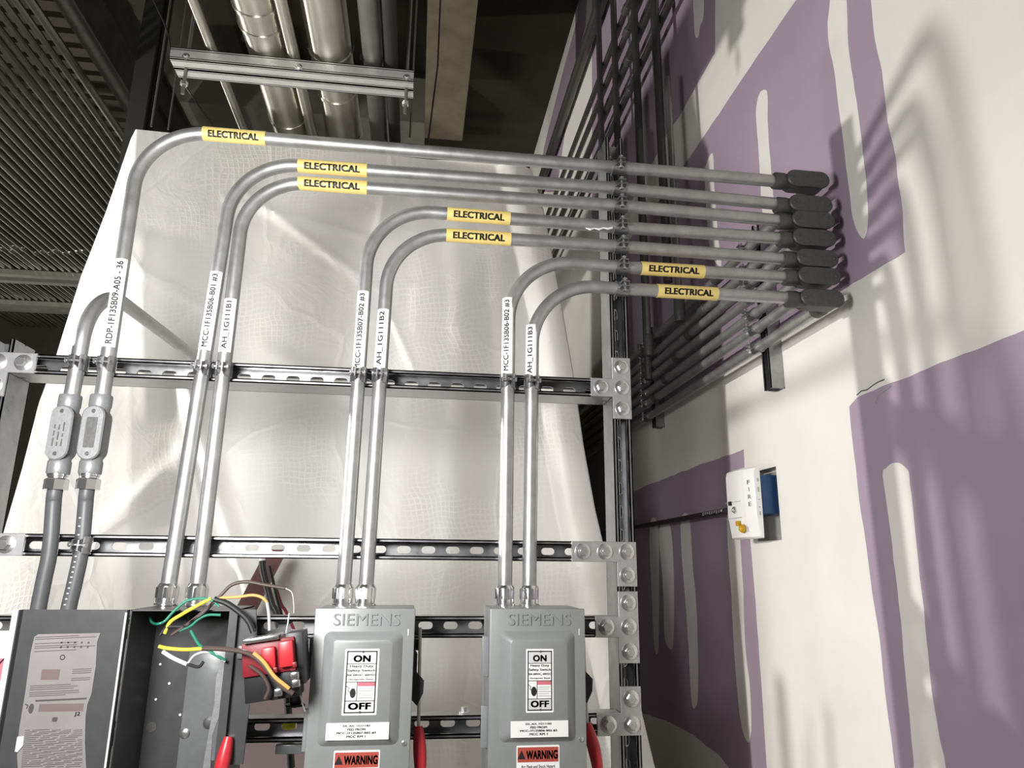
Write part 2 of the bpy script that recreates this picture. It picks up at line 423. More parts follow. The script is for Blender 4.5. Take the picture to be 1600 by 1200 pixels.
whites = [
    [(1300, -12), (1296, 10), (1294, 60), (1303, 110), (1311, 175), (1320, 240), (1328, 310), (1334, 350), (1350, 374), (1356, 340), (1352, 270), (1345, 210), (1336, 140), (1326, 70), (1321, -12)],
    [(1195, 140), (1186, 148), (1181, 175), (1184, 220), (1188, 280), (1193, 340), (1210, 340), (1205, 270), (1200, 200), (1199, 150)],
    [(1112, 240), (1104, 255), (1101, 275), (1106, 360), (1112, 400), (1127, 415), (1122, 370), (1116, 290), (1115, 250)],
    [(1084, -15), (1084, 25), (1086, 55), (1091, 57), (1094, 40), (1099, 25), (1098, -15)],
    [(1380, 745), (1384, 732), (1394, 724), (1406, 724), (1416, 732), (1421, 746), (1428, 810), (1438, 900), (1448, 1000), (1456, 1080), (1466, 1140), (1476, 1215), (1430, 1215), (1428, 1190), (1420, 1120), (1412, 1020), (1402, 920), (1391, 830)],
    [(1064, 812), (1077, 808), (1082, 880), (1089, 960), (1091, 1080), (1086, 1106), (1080, 1090), (1074, 980), (1066, 880)],
    [(1136, 802), (1152, 806), (1160, 900), (1164, 1000), (1172, 1080), (1174, 1140), (1168, 1159), (1158, 1130), (1150, 1060), (1143, 940)],
    [(1015, 822), (1028, 820), (1030, 900), (1029, 1010), (1023, 1014), (1019, 950)],
    [(1030, 830), (1046, 815), (1053, 900), (1052, 1005), (1045, 1012), (1038, 990), (1036, 920)],
]
hole_px = [(1187, 737), (1211, 727), (1222, 841), (1190, 848)]
hole = [Vector((q.y, q.z)) for q in (PX(a, b, XW) for a, b in hole_px)]
hy0, hy1 = 1.925, 2.07
hz0 = 1.627; hz1 = 1.834
hole = [Vector((hy0, hz0)), Vector((hy1, hz0)), Vector((hy1, hz1)), Vector((hy0, hz1))]
def inside(p, poly):
    c = False; n = len(poly); j = n - 1
    for i in range(n):
        a, b = poly[i], poly[j]
        if (a.y > p.y) != (b.y > p.y) and p.x < (b.x - a.x) * (p.y - a.y) / (b.y - a.y) + a.x: c = not c
        j = i
    return c
YB = 7.2
pp = [jitter_poly(p, 0.0022, 0.03, i) for i, p in enumerate(purple)]
def rounded(px, k=4):
    P = [Vector(p).to_2d() for p in px]; n = len(P); out = []
    for i in range(n):
        a, b, c, d_ = P[i - 1], P[i], P[(i + 1) % n], P[(i + 2) % n]
        for j in range(k):
            t = j / k
            q = 0.5 * ((2 * b) + (c - a) * t + (2 * a - 5 * b + 4 * c - d_) * t * t + (3 * b - a - 3 * c + d_) * t ** 3)
            out.append((q.x, q.y))
    return out
wp = [jitter_poly(rounded(p), 0.0022, 0.02, 20 + i) for i, p in enumerate(whites)]
outer = [Vector((-2.5, 0)), Vector((YB, 0)), Vector((YB, ZC)), Vector((-2.5, ZC))]
vs = []; es = []
for poly in [outer, hole] + pp + wp:
    o = len(vs); vs += [Vector((q.x, q.y)) for q in poly]; es += [(o + i, o + (i + 1) % len(poly)) for i in range(len(poly))]
cv, ce, cf, _, _, _ = delaunay_2d_cdt(vs, es, [], 0, 1e-6)
wall = MB()
wall.v = [Vector((XW, q.x, q.y)) for q in cv]
for f in cf:
    c = sum((cv[i] for i in f), Vector((0, 0))) / len(f)
    if inside(c, hole): continue
    mi = 0
    if any(inside(c, p) for p in pp): mi = 1
    if mi and any(inside(c, p) for p in wp): mi = 0
    wall.f.append(tuple(f)); wall.m.append(mi)
# recess of the cut-out and the board's own thickness
d = 0.035
wall.add([(XW, hy0, hz0), (XW, hy1, hz0), (XW, hy1, hz1), (XW, hy0, hz1), (XW + d, hy0, hz0), (XW + d, hy1, hz0), (XW + d, hy1, hz1), (XW + d, hy0, hz1)],
         [(0, 1, 5, 4), (1, 2, 6, 5), (2, 3, 7, 6), (3, 0, 4, 7), (4, 5, 6, 7)], 2)
t_ = 0.12
wall.add([(XW, -2.5, 0), (XW, YB, 0), (XW, YB, ZC), (XW, -2.5, ZC), (XW + t_, -2.5, 0), (XW + t_, YB, 0), (XW + t_, YB, ZC), (XW + t_, -2.5, ZC)],
         [(0, 1, 5, 4), (1, 2, 6, 5), (2, 3, 7, 6), (3, 0, 4, 7), (4, 5, 6, 7)], 0)
struct(wall.build('wall_right', [M_JOINT, M_PURPLE, M_GREYCAV], smooth=0))
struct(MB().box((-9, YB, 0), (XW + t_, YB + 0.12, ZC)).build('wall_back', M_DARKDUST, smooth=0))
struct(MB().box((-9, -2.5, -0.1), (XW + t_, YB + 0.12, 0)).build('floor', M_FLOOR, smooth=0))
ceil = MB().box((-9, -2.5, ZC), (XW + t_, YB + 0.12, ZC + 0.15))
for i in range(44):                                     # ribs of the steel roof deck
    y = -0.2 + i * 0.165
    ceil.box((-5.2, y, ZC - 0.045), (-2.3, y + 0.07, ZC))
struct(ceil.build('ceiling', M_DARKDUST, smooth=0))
# concrete soffit strip beside the wall
sof = MB().box((-0.055, 1.2, 4.5), (0.215, 4.53, ZC))
tag(sof.build('concrete_soffit_beam', M_BEIGE, smooth=0), 'beige rough concrete beam underside running away above the covered cabinet', 'ceiling beam')

# ---------------------------------------------------------------- overhead, left side
def ybeam(name, px, py, Z, w, h, y0, y1, m, label):
    p = PZ(px, py, Z)
    o = MB().box((p.x - w / 2, y0, Z), (p.x + w / 2, y1, Z + 0.02)).box((p.x - w * 0.12, y0, Z + 0.02), (p.x + w * 0.12, y1, Z + h - 0.02)).box((p.x - w / 2, y0, Z + h - 0.02), (p.x + w / 2, y1, Z + h)).build(name, m, smooth=0)
    return tag(o, label, 'beam')
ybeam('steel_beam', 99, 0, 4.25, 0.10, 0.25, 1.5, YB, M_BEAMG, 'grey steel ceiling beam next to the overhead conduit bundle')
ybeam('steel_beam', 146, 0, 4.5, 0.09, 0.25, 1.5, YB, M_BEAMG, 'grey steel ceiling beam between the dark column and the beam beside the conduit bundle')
c = PY(225, 100, 3.25)
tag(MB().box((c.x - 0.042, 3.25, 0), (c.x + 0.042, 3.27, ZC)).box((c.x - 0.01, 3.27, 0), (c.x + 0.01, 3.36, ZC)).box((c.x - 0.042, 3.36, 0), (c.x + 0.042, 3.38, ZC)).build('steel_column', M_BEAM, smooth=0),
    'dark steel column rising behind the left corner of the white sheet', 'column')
pz = PZ(500, 178, 4.9)
tag(MB().box((-2.1, pz.y, 4.9), (-0.06, pz.y + 0.3, 5.3)).build('concrete_ceiling_beam', M_CONCRETE, smooth=0), 'pale crosswise concrete beam behind the jacketed pipes', 'beam')

# bundle of parallel conduits on trapeze struts
for i in range(44):
    x = -1.66 - i * 0.0535 - random.uniform(-0.006, 0.006)
    r = 0.0155 if i % 5 else 0.021
    z = 3.76
    mb = MB().tube([(x, 0.6, z + r), (x, YB - 0.05, z + r)], r, 10)
    for yc in (5.25 + random.uniform(-0.06, 0.06),):
        mb.lathe((x, yc, z + r), (0, 1, 0), [(0, r + 0.0045), (0.05, r + 0.0045)], 10)
    o = mb.build('overhead_conduit', M_ROOFPIPE, origin=(x, 0.6, z + r))
    tag(o, 'one of many parallel steel conduits hung under the dark ceiling at upper left', 'conduit', 'parallel conduits under the ceiling at upper left')
for (py, lab) in ((430, 'nearest'), (477, 'middle'), (522, 'farthest')):
    p = PZ(60, py, 3.72)
    o = MB().box((-5.2, p.y, 3.715), (-1.55, p.y + 0.06, 3.757)).box((-5.2, p.y + 0.14, 3.715), (-1.55, p.y + 0.2, 3.757)).build('trapeze_strut', M_DPIPE, smooth=0)
    tag(o, 'dark crosswise strut under the overhead conduit bundle, %s of the three' % lab, 'strut')

# two jacketed pipes, their neighbours and the trapeze they lie on
ZT = 3.045
PG = 0.005
def overhead_pipe(name, px, py, zc, r, m, label, seams=(), y0=0.9, y1=YB - 0.1):
    p = PZ(px, py, zc)
    zc += PG
    mb = MB().tube([(p.x, y0, zc), (p.x, y1, zc)], r, 28)
    o = mb.build(name, m, origin=(p.x, y0, zc)); tag(o, label, 'pipe')
    for y in seams:
        MB().lathe((p.x, y, zc), (0, 1, 0), [(0, r + 0.0005), (0.002, r + 0.004), (0.014, r + 0.004), (0.016, r + 0.0005)], 28).build('seam_band', m, o)
    return (p.x, zc)
OP1 = overhead_pipe('jacketed_pipe', 400, 0, ZT + 0.069, 0.067, M_PIPE, 'shiny fat jacketed ceiling pipe, left of the two', (1.78, 1.86, 2.04, 2.32))
OP2 = overhead_pipe('jacketed_pipe', 504, 0, ZT + 0.067, 0.065, M_PIPE, 'shiny fat jacketed ceiling pipe, right of the two', (1.95, 2.15, 2.40))
overhead_pipe('thin_pipe', 452, 60, ZT + 0.019, 0.018, M_PIPE, 'thin bright pipe between the two fat jacketed pipes')
overhead_pipe('thin_pipe', 304, 10, ZT + 0.015, 0.014, M_PIPE, 'thin bright pipe over the left end of the trapeze')
OP3 = overhead_pipe('dark_pipe', 575, 0, ZT + 0.032, 0.031, M_DPIPE, 'dull medium pipe right of the fat jacketed pipes')
overhead_pipe('dark_pipe', 607, 0, ZT + 0.022, 0.021, M_BEAM, 'dark pipe over the right end of the trapeze')

def channel(mb, p0, p1, front, up, w=0.0413, depth=0.0413, slots=True, lip=0.0085, t=0.0026, off=0.0):
    """C strut from p0 to p1, open towards front, width along up; slots through the web"""
    p0, p1, front, up = Vector(p0), Vector(p1), Vector(front), Vector(up)
    L = (p1 - p0).length; ax = (p1 - p0).normalized()
    def q(a, b, c_): return p0 + ax * a + up * b - front * c_
    def slab(a0, a1, b0, b1, c0, c1):
        v = [q(a, b, c_) for c_ in (c0, c1) for b in (b0, b1) for a in (a0, a1)]
        mb.add(v, [(0, 2, 3, 1), (4, 5, 7, 6), (0, 1, 5, 4), (2, 6, 7, 3), (0, 4, 6, 2), (1, 3, 7, 5)])
    h = w / 2
    for s in (-1, 1):
        slab(0, L, *sorted((s * h, s * (h - t))), 0, depth)
        slab(0, L, *sorted((s * h, s * (h - lip))), 0, t)
        slab(0, L, *sorted((s * (h - lip), s * (h - lip + t))), 0, 0.0075)
    if not slots:
        slab(0, L, -h, h, depth - t, depth); return
    pitch = 0.0508; n = max(1, int(L / pitch)); s0 = (L - n * pitch) / 2
    if s0 > 1e-4:
        slab(0, s0, -h, h, depth - t, depth); slab(L - s0, L, -h, h, depth - t, depth)
    sl, sh = 0.0145, 0.0073; K = 6
    for i in range(n):
        cx = s0 + (i + 0.5) * pitch; ring = []; rect = []
        for e in (1, -1):
            for j in range(K + 1):
                a = -PI / 2 + PI * j / K + (0 if e > 0 else PI)
                ring.append((cx + e * (sl - sh) + sh * math.cos(a), sh * math.sin(a)))
        m_ = len(ring)
        for (x, y) in ring:
            dx, dy = x - cx, y
            s_ = min((pitch / 2) / max(1e-9, abs(dx)), h / max(1e-9, abs(dy)))
            rect.append([cx + dx * s_, dy * s_])
        # snap the nearest ring points onto the corners
        for (sx, sy) in ((1, 1), (1, -1), (-1, 1), (-1, -1)):
            b = min(range(m_), key=lambda z: (rect[z][0] - cx - sx * pitch / 2) ** 2 + (rect[z][1] - sy * h) ** 2)
            rect[b] = [cx + sx * pitch / 2, sy * h]
        v = []
        for c_ in (depth - t, depth):
            v += [q(x, y, c_) for x, y in ring] + [q(x, y, c_) for x, y in rect]
        fs = []
        for j in range(m_):
            j2 = (j + 1) % m_
            fs.append((j, j2, m_ + j2, m_ + j)); fs.append((2 * m_ + j, 3 * m_ + j, 3 * m_ + j2, 2 * m_ + j2)); fs.append((j, 2 * m_ + j, 2 * m_ + j2, j2))
        mb.add(v, fs)

tr = thing('trapeze_hanger', 'galvanized double strut trapeze carrying the jacketed pipes overhead', 'trapeze hanger', (-0.43, 1.97, ZT - 0.06))
for y in (1.935, 1.98):
    mb = MB(); channel(mb, (-0.785, y, ZT - 0.0207), (-0.065, y, ZT - 0.0207), (0, -1, 0), Z_, slots=False); mb.build('strut', M_TRAP, tr)
    mb = MB(); channel(mb, (-0.785, y + 0.0207, ZT - 0.0415), (-0.065, y + 0.0207, ZT - 0.0415), (0, 0, -1), Y_, slots=False); mb.build('strut', M_TRAP, tr)
def hexbolt(name, parent, c, nrm, r=0.0095, h=0.009, washer=0.0165, m=None, spin=0.3):
    c, nrm = Vector(c), Vector(nrm)
    mb = MB().lathe(c, nrm, [(0, washer), (0.0022, washer), (0.0025, washer - 0.0006)], 22)
    u = nrm.orthogonal().normalized(); w = nrm.cross(u)
    poly = [(r * math.cos(spin + i * PI / 3), r * math.sin(spin + i * PI / 3)) for i in range(6)]
    mb.prism(poly, c + nrm * 0.0022, u, w, nrm, h, 0.0015)
    mb.lathe(c + nrm * (h + 0.002), nrm, [(0, r * 0.74), (0.0012, r * 0.70)], 16)
    return mb.build(name, m or M_BOLT, parent)
for px in (287, 466, 636):
    p = PY(px, 110, 1.932)
    hexbolt('bolt', tr, (p.x, 1.9345, ZT - 0.03), (0, -1, 0), 0.007, 0.006, 0.011)
for (px, lab) in ((287, 'left'), (636, 'right')):
    p = PY(px, 110, 1.958)
    MB().tube([(p.x, 1.975, ZT - 0.13), (p.x, 1.975, ZC)], 0.0055, 8).build('threaded_rod', M_DPIPE, tr)
    MB().lathe((p.x, 1.975, ZT - 0.1), (0, 0, 1), [(0, 0.011), (0.012, 0.011)], 6).build('nut', M_BOLT, tr)
def ring_loop(c, r, lab):
    path = [(c[0] + math.cos(a) * (r + 0.0052), 1.95, c[1] + math.sin(a) * (r + 0.0052)) for a in [PI * (-0.08 + 1.16 * j / 24) for j in range(25)]]
    o = MB().tube(path, 0.004, 8).build('pipe_clamp', M_BLACK); tag(o, lab, 'clamp')
ring_loop(OP1, 0.067, 'black pipe clamp loop over the left jacketed pipe on the trapeze')
ring_loop(OP2, 0.065, 'black pipe clamp loop over the right jacketed pipe on the trapeze')
ring_loop(OP3, 0.031, 'small black pipe clamp loop over the dull medium pipe on the trapeze')
# hanging rods
for (px, py0, py1, Y, lab) in ((262, 0, 200, 2.6, 'thin hanging rod beside the dark column'), (303, 0, 75, 2.5, 'thin hanging rod above the left end of the trapeze'), (650, 0, 215, 2.6, 'thin hanging rod beside the left edge of the beige beam'), (288, 0, 205, 2.9, 'thin hanging rod between the column and the trapeze')):
    p = PY(px, 30, Y); q = PY(px, py1, Y)
    tag(MB().tube([(p.x, Y, q.z), (p.x, Y, ZC)], 0.004, 8).build('hanging_rod', M_DPIPE), lab, 'rod')
p, q = PY(684, 102, 2.5), PY(668, 230, 2.5)
tag(MB().tube([q, p, (p.x, 2.5, 4.5)], 0.0035, 8).build('hanging_wire', M_BLACK), 'dark thin wire hanging in front of the beige concrete beam', 'wire')
p, q = PY(248, 30, 2.2), PY(300, 215, 2.2)
tag(MB().tube(spline([PY(240, 0, 2.2), PY(262, 50, 2.2), PY(272, 100, 2.2), PY(300, 150, 2.2), PY(333, 196, 2.4)]), 0.003, 6).build('hanging_wire', M_BLACK), 'dark loose wire drooping past the left end of the trapeze', 'wire')

# ---------------------------------------------------------------- covered cabinet: white reinforced sheet
YT = 2.2
def lerp_list(keys, z):
    for (z0, x0), (z1, x1) in zip(keys, keys[1:]):
        if z <= z0 and z >= z1: return x0 + (x1 - x0) * (z0 - z) / (z0 - z1)
    return keys[-1][1] if z < keys[-1][0] else keys[0][1]
def keys_from(px, Y):
    out = []
    for a, b in px:
        q = PY(a, b, Y); out.append((q.z, q.x))
    (z0, x0), (z1, x1) = out[-2], out[-1]
    out.append((0.0, x1 + (x1 - x0) / (z1 - z0) * (0.0 - z1))); return out
kA = keys_from([(209, 203), (166, 330), (127, 430), (86, 560), (60, 630), (35, 730), (0, 850)], 2.26)
kB = keys_from([(212, 202), (207, 300), (204, 560), (203, 900)], YT)
kD = keys_from([(830, 258), (850, 325), (864, 400), (895, 570), (912, 690), (930, 790), (946, 860)], YT + 0.03)
ztop_l = PY(212, 202, YT).z; ztop_r = PY(830, 258, YT).z
NV, NU = 170, 240
creases = [((-0.62, 2.74), (-0.15, 2.42), 0.010, 0.012), ((-0.66, 2.70), (-0.2, 2.60), 0.008, 0.012), ((-0.15, 2.42), (0.02, 2.05), 0.007, 0.012), ((-0.92, 2.45), (-0.62, 2.28), 0.008, 0.02), ((-0.88, 2.52), (-0.80, 1.95), 0.016, 0.035),
           ((-0.72, 2.12), (-0.50, 1.52), 0.035, 0.030), ((-0.80, 1.72), (-0.62, 1.93), 0.014, 0.03), ((-0.64, 1.50), (-0.70, 1.94), 0.016, 0.025), ((-0.60, 1.44), (-0.58, 1.80), 0.014, 0.02), ((-0.92, 1.60), (-0.70, 1.84), 0.012, 0.03),
           ((-0.5, 2.2), (-0.1, 2.0), 0.006, 0.03), ((-0.15, 2.75), (-0.2, 2.3), 0.006, 0.015)]
tv = []; tf = []
for j in range(NV + 1):
    s = j / NV
    zl = ztop_l * (1 - s) + 0.02 * s
    A = Vector((lerp_list(kA, zl), 2.26)); B = Vector((lerp_list(kB, zl), YT)); D = Vector((lerp_list(kD, zl), YT + 0.03))
    back_r = Vector((D.x - 0.03, 3.2)); back_l = Vector((A.x + 0.35, 3.2))
    segs = [(back_l, A, 8), (A, B, 24), (B, D, NU - 24 - 8 - 8), (D, back_r, 8)]
    row = []
    for (a, b, n) in segs:
        for i in range(n): row.append(a.lerp(b, i / n))
    row.append(back_r)
    for i, p in enumerate(row):
        zt = ztop_l + (ztop_r - ztop_l) * min(1, max(0, (p.x - kB[0][1]) / (kD[0][1] - kB[0][1])))
        z = zt * (1 - s) + 0.02 * s
        y = p.y; x = p.x
        if i >= 8:
            g = min(1, s * 6)
            y += g * 0.005 * noise.noise((x * 2.2, z * 1.3, 1.7)) + g * 0.002 * noise.noise((x * 11, z * 6, 4.2))
            fold = min(1, max(0, (x + 0.25) / 0.25)) * min(1, s * 5)
            y += 0.006 * fold * math.sin(x * 38 + 2.0 * noise.noise((x * 2, z * 1.1, 9))) * (0.55 + 0.45 * noise.noise((x * 3, z * 1.2, 3.3)))
            for (a, b, amp, wd) in creases:
                a = Vector(a); b = Vector(b); q = Vector((x, z)); t = max(0, min(1, (q - a).dot(b - a) / (b - a).length_squared))
                dd = (q - a.lerp(b, t)).length; y -= amp * math.exp(-(dd / wd) ** 2) * math.sin(PI * min(1, 0.1 + t * 0.9)) ** 0.5
            # rolled hem along the right edge
            hem = (D.x - x)
            if 0 <= hem < 0.13: y -= 0.030 * math.sin(PI * hem / 0.13)
            # open flap lower left: the right sheet overlaps the left one
            fx = -0.72 + (2.12 - z) * 0.37
            if z < 2.12 and x > fx - 0.012 and x < fx + 0.6:
                q_ = min(1, (x - fx + 0.012) / 0.024); y -= 0.03 * (q_ * q_ * (3 - 2 * q_)) * (1 - max(0, x - fx) / 0.6) * min(1, (2.12 - z) * 6)
        tv.append(Vector((x, y, z)))
NR = len(tv) // (NV + 1)
for j in range(NV):
    for i in range(NR - 1): tf.append((j * NR + i, j * NR + i + 1, (j + 1) * NR + i + 1, (j + 1) * NR + i))
top = MB().add(tv, tf)
# top of the sheet
tt = [tv[i] for i in range(NR)]
cen = sum(tt, Vector()) / NR
top.add(tt + [cen], [(i, NR, i + 1) for i in range(NR - 1)] + [(NR - 1, NR, 0)])
bmw = bmesh.new(); me_ = bpy.data.meshes.new('tmp')
tag(top.build('plastic_dust_sheet', M_TARP, smooth=60), 'big white reinforced plastic sheet draped over the tall cabinet behind the rack', 'plastic sheet')
bmw.free(); bpy.data.meshes.remove(me_)

# things showing low at the foot of the sheet
p0, p1 = PY(427, 868, 2.0), PY(378, 962, 2.0)
dv = (p1 - p0)
bar0 = p0 - dv * 0.1; kf = (0.02 - p0.z) / dv.z; bar1 = Vector((p0.x + dv.x * kf, 2.0, 0.0))
mbb = MB().prism([(-0.024, -0.008), (0.024, -0.008), (0.024, 0.03), (-0.024, 0.03)], bar0, X_, Y_, (bar1 - bar0).normalized(), (bar1 - bar0).length)
tag(mbb.build('steel_bar', M_REDSTEEL, smooth=0), 'dull red leaning steel bar seen below the middle strut, left of the black cable', 'steel bar')
path = [PY(a, b, 1.86) for a, b in ((410, 876), (411, 890), (417, 915), (425, 945), (432, 962), (446, 1040), (455, 1200))]
cab = thing('black_cable', 'thick black cable with a pale cut end hanging below the middle strut', 'cable', path[-1])
MB().tube(spline(path), 0.0085, 14).build('sheath', M_BLACK, cab)
MB().tube([path[0] + Vector((0, 0, -0.002)), path[0] + Vector((0, -0.002, 0.012))], 0.007, 10).build('cut_end', M_WHITE, cab, label='pale cut end')
for (a, m, lab) in ((((421, 884), (433, 935), (440, 962)), M_BLACK, 'thin black cable right of the thick black cable'), (((430, 915), (440, 945), (449, 960)), M_REDDARK, 'dark red flat strap right of the thick black cable')):
    path = [PY(x, y, 1.92 + 0.02 * (m is M_REDDARK)) for x, y in a]; path.append(path[-1] + (path[-1] - path[0]) * 1.5)
    tag(MB().tube(spline(path), 0.004, 10).build('loose_cable', m), lab, 'cable')
a, b = PY(372, 1062, 2.02), PY(520, 1240, 2.02)
tag(MB().box((a.x, 2.06, 0.02), (b.x, 2.085, a.z)).build('foam_board', M_PINKB, smooth=0), 'pink board standing low in front of the white sheet', 'board')

# ================================================================ STRUT RACK
YR = 1.5
XR, XL = 0.4427, -0.843
Z1, Z2, Z3, Z4 = 1.936, 1.580, 1.430, 1.246
def strut(label, p0, p1, front, up, double=False, slots=True, group=None):
    mb = MB(); channel(mb, p0, p1, front, up, slots=slots)
    if double:
        off = -Vector(front) * 0.0826
        channel(mb, Vector(p0) + off, Vector(p1) + off, -Vector(front), up, slots=slots)
    o = mb.build('strut_channel', M_STRUT, smooth=30); tag(o, label, 'strut', group); return o
FR = (0, -1, 0)
ztop = PY(958, 215, YR).z
strut('tall right post of the strut rack, standing beside the purple wall', (XR, YR, 0.0), (XR, YR, ztop), FR, X_, True)
strut('left post of the strut rack at the left edge of the photo', (XL, YR, 0.0), (XL, YR, Z1 + 0.05), FR, X_, True)
e = 0.0225
strut('top crosswise strut of the rack, carrying the seven clamped conduits', (XL + e, YR, Z1), (XR - e, YR, Z1), FR, Z_, True)
strut('slotted crosswise strut of the rack just above the switch boxes', (XL + e, YR, Z2), (XR - e, YR, Z2), FR, Z_)
strut('slotted crosswise strut behind the tops of the switch boxes', (XL + e, YR, Z3), (XR - e, YR, Z3), FR, Z_)
strut('lowest visible crosswise strut, level with the red switch handles', (XL + e, YR, Z4), (XR - e, YR, Z4), FR, Z_)

def plate(label, polys, bolts):
    cx = sum(b[0] for b in bolts) / len(bolts); cz = min(b[1] for b in bolts)
    t = thing('corner_plate', label, 'bracket plate', (cx, YR, cz - 0.02))
    mb = MB().prism(polys, (0, YR - 0.0005, 0), X_, Z_, (0, -1, 0), 0.0055, 0.0008)
    mb.build('plate', M_PLATE, t, smooth=20)
    for i, (x, z) in enumerate(bolts): hexbolt('bolt', t, (x, YR - 0.006, z), FR, 0.0105, 0.010, 0.0165, spin=0.2 + i)
    return t
h = 0.0207; s = 0.0476; g = 0.0225
def ccw(p): return p
# T plate at the top right: three bolts down the post, one to the left
plate('T-shaped plate joining the top crosswise strut to the right post', [(XR - h, Z1 - s - g), (XR + h, Z1 - s - g), (XR + h, Z1 + s + g), (XR - h, Z1 + s + g), (XR - h, Z1 + h), (XR - s - g, Z1 + h), (XR - s - g, Z1 - h), (XR - h, Z1 - h)],
      [(XR, Z1 + s), (XR, Z1), (XR, Z1 - s), (XR - s, Z1)])
# L plate mid right: three along, one down
plate('L-shaped four-bolt plate at the right end of the strut above the switch boxes', [(XR - h, Z2 - s - g), (XR + h, Z2 - s - g), (XR + h, Z2 + h), (XR - 2 * s - g, Z2 + h), (XR - 2 * s - g, Z2 - h), (XR - h, Z2 - h)],
      [(XR, Z2), (XR - s, Z2), (XR - 2 * s, Z2), (XR, Z2 - s)])
plate('T-shaped plate on the right post beside the top of the right switch', [(XR - h, Z3 - s - g), (XR + h, Z3 - s - g), (XR + h, Z3 + s + g), (XR - h, Z3 + s + g), (XR - h, Z3 + h), (XR - s - g, Z3 + h), (XR - s - g, Z3 - h), (XR - h, Z3 - h)],
      [(XR, Z3 + s), (XR, Z3), (XR, Z3 - s), (XR - s, Z3)])
plate('three-bolt corner plate beside the right red handle', [(XR - s - g, Z4 - h), (XR + h, Z4 - h), (XR + h, Z4 + s + g), (XR - h, Z4 + s + g), (XR - h, Z4 + h), (XR - s - g, Z4 + h)],
      [(XR, Z4 + s), (XR, Z4), (XR - s, Z4)])
plate('corner plate joining the top crosswise strut to the left post', [(XL - h, Z1 - s - g), (XL + h, Z1 - s - g), (XL + h, Z1 - h), (XL + s + g, Z1 - h), (XL + s + g, Z1 + h), (XL - h, Z1 + h)],
      [(XL, Z1), (XL + s, Z1), (XL, Z1 - s)])
plate('bright plate joining the strut above the switch boxes to the left post', [(XL - h, Z2 - h), (XL + 2 * s + 0.012, Z2 - h), (XL + 2 * s + 0.012, Z2 + h), (XL - h, Z2 + h)],
      [(XL, Z2), (XL + 1.6 * s, Z2)])

# ================================================================ CONDUITS
RC = 0.0147
YC = YR - RC - 0.0022
def clamp(c, axis, front, r, label, group=None, ear=1.0):
    c, ax, fr = Vector(c), Vector(axis).normalized(), Vector(front).normalized(); side = ax.cross(fr).normalized()
    t = thing('pipe_clamp', label, 'clamp', c - fr * r, group)
    mb = MB(); W2 = 0.0158; n = 18
    for sgn in (1, -1):                       # two halves pinched together in front
        pts = []
        for i in range(n + 1):
            a = math.radians(158 - (158 - 13) * i / n) * sgn
            pts.append(fr * math.cos(a) * (r + 0.0003) + side * math.sin(a) * (r + 0.0003))
        pts.insert(0, -fr * (r + 0.004) + side * sgn * (r * 0.36))
        p = pts[-1]
        pts.append(fr * (r + 0.020) + side * sgn * 0.0042)
        th = 0.0024; vs = []; fs = []
        for i, q in enumerate(pts):
            a = pts[max(0, i - 1)]; b = pts[min(len(pts) - 1, i + 1)]; tg = (b - a).normalized(); nn = tg.cross(ax).normalized()
            if nn.dot(q if i < len(pts) - 1 else side * sgn) < 0: nn = -nn
            wv = W2 * (1 - 0.45 * max(0, (i - n + 1) / 3) ** 1.5)
            vs += [c + q - ax * wv, c + q + ax * wv, c + q + nn * th + ax * wv, c + q + nn * th - ax * wv]
        for i in range(len(pts) - 1):
            for k_ in range(4): fs.append((i * 4 + k_, i * 4 + (k_ + 1) % 4, i * 4 + 4 + (k_ + 1) % 4, i * 4 + 4 + k_))
        L_ = (len(pts) - 1) * 4; fs += [(0, 1, 2, 3), (L_ + 3, L_ + 2, L_ + 1, L_)]
        mb.add(vs, fs)
    mb.build('strap', M_STRUT, t, smooth=40)
    sc = MB().lathe(c + fr * (r + 0.010) - side * 0.016, side, [(0, 0.0045), (0.003, 0.005), (0.0035, 0.0026), (0.028, 0.0026), (0.0282, 0.0052), (0.032, 0.0052)], 8)
    sc.build('screw', M_BOLT, t)
    return t

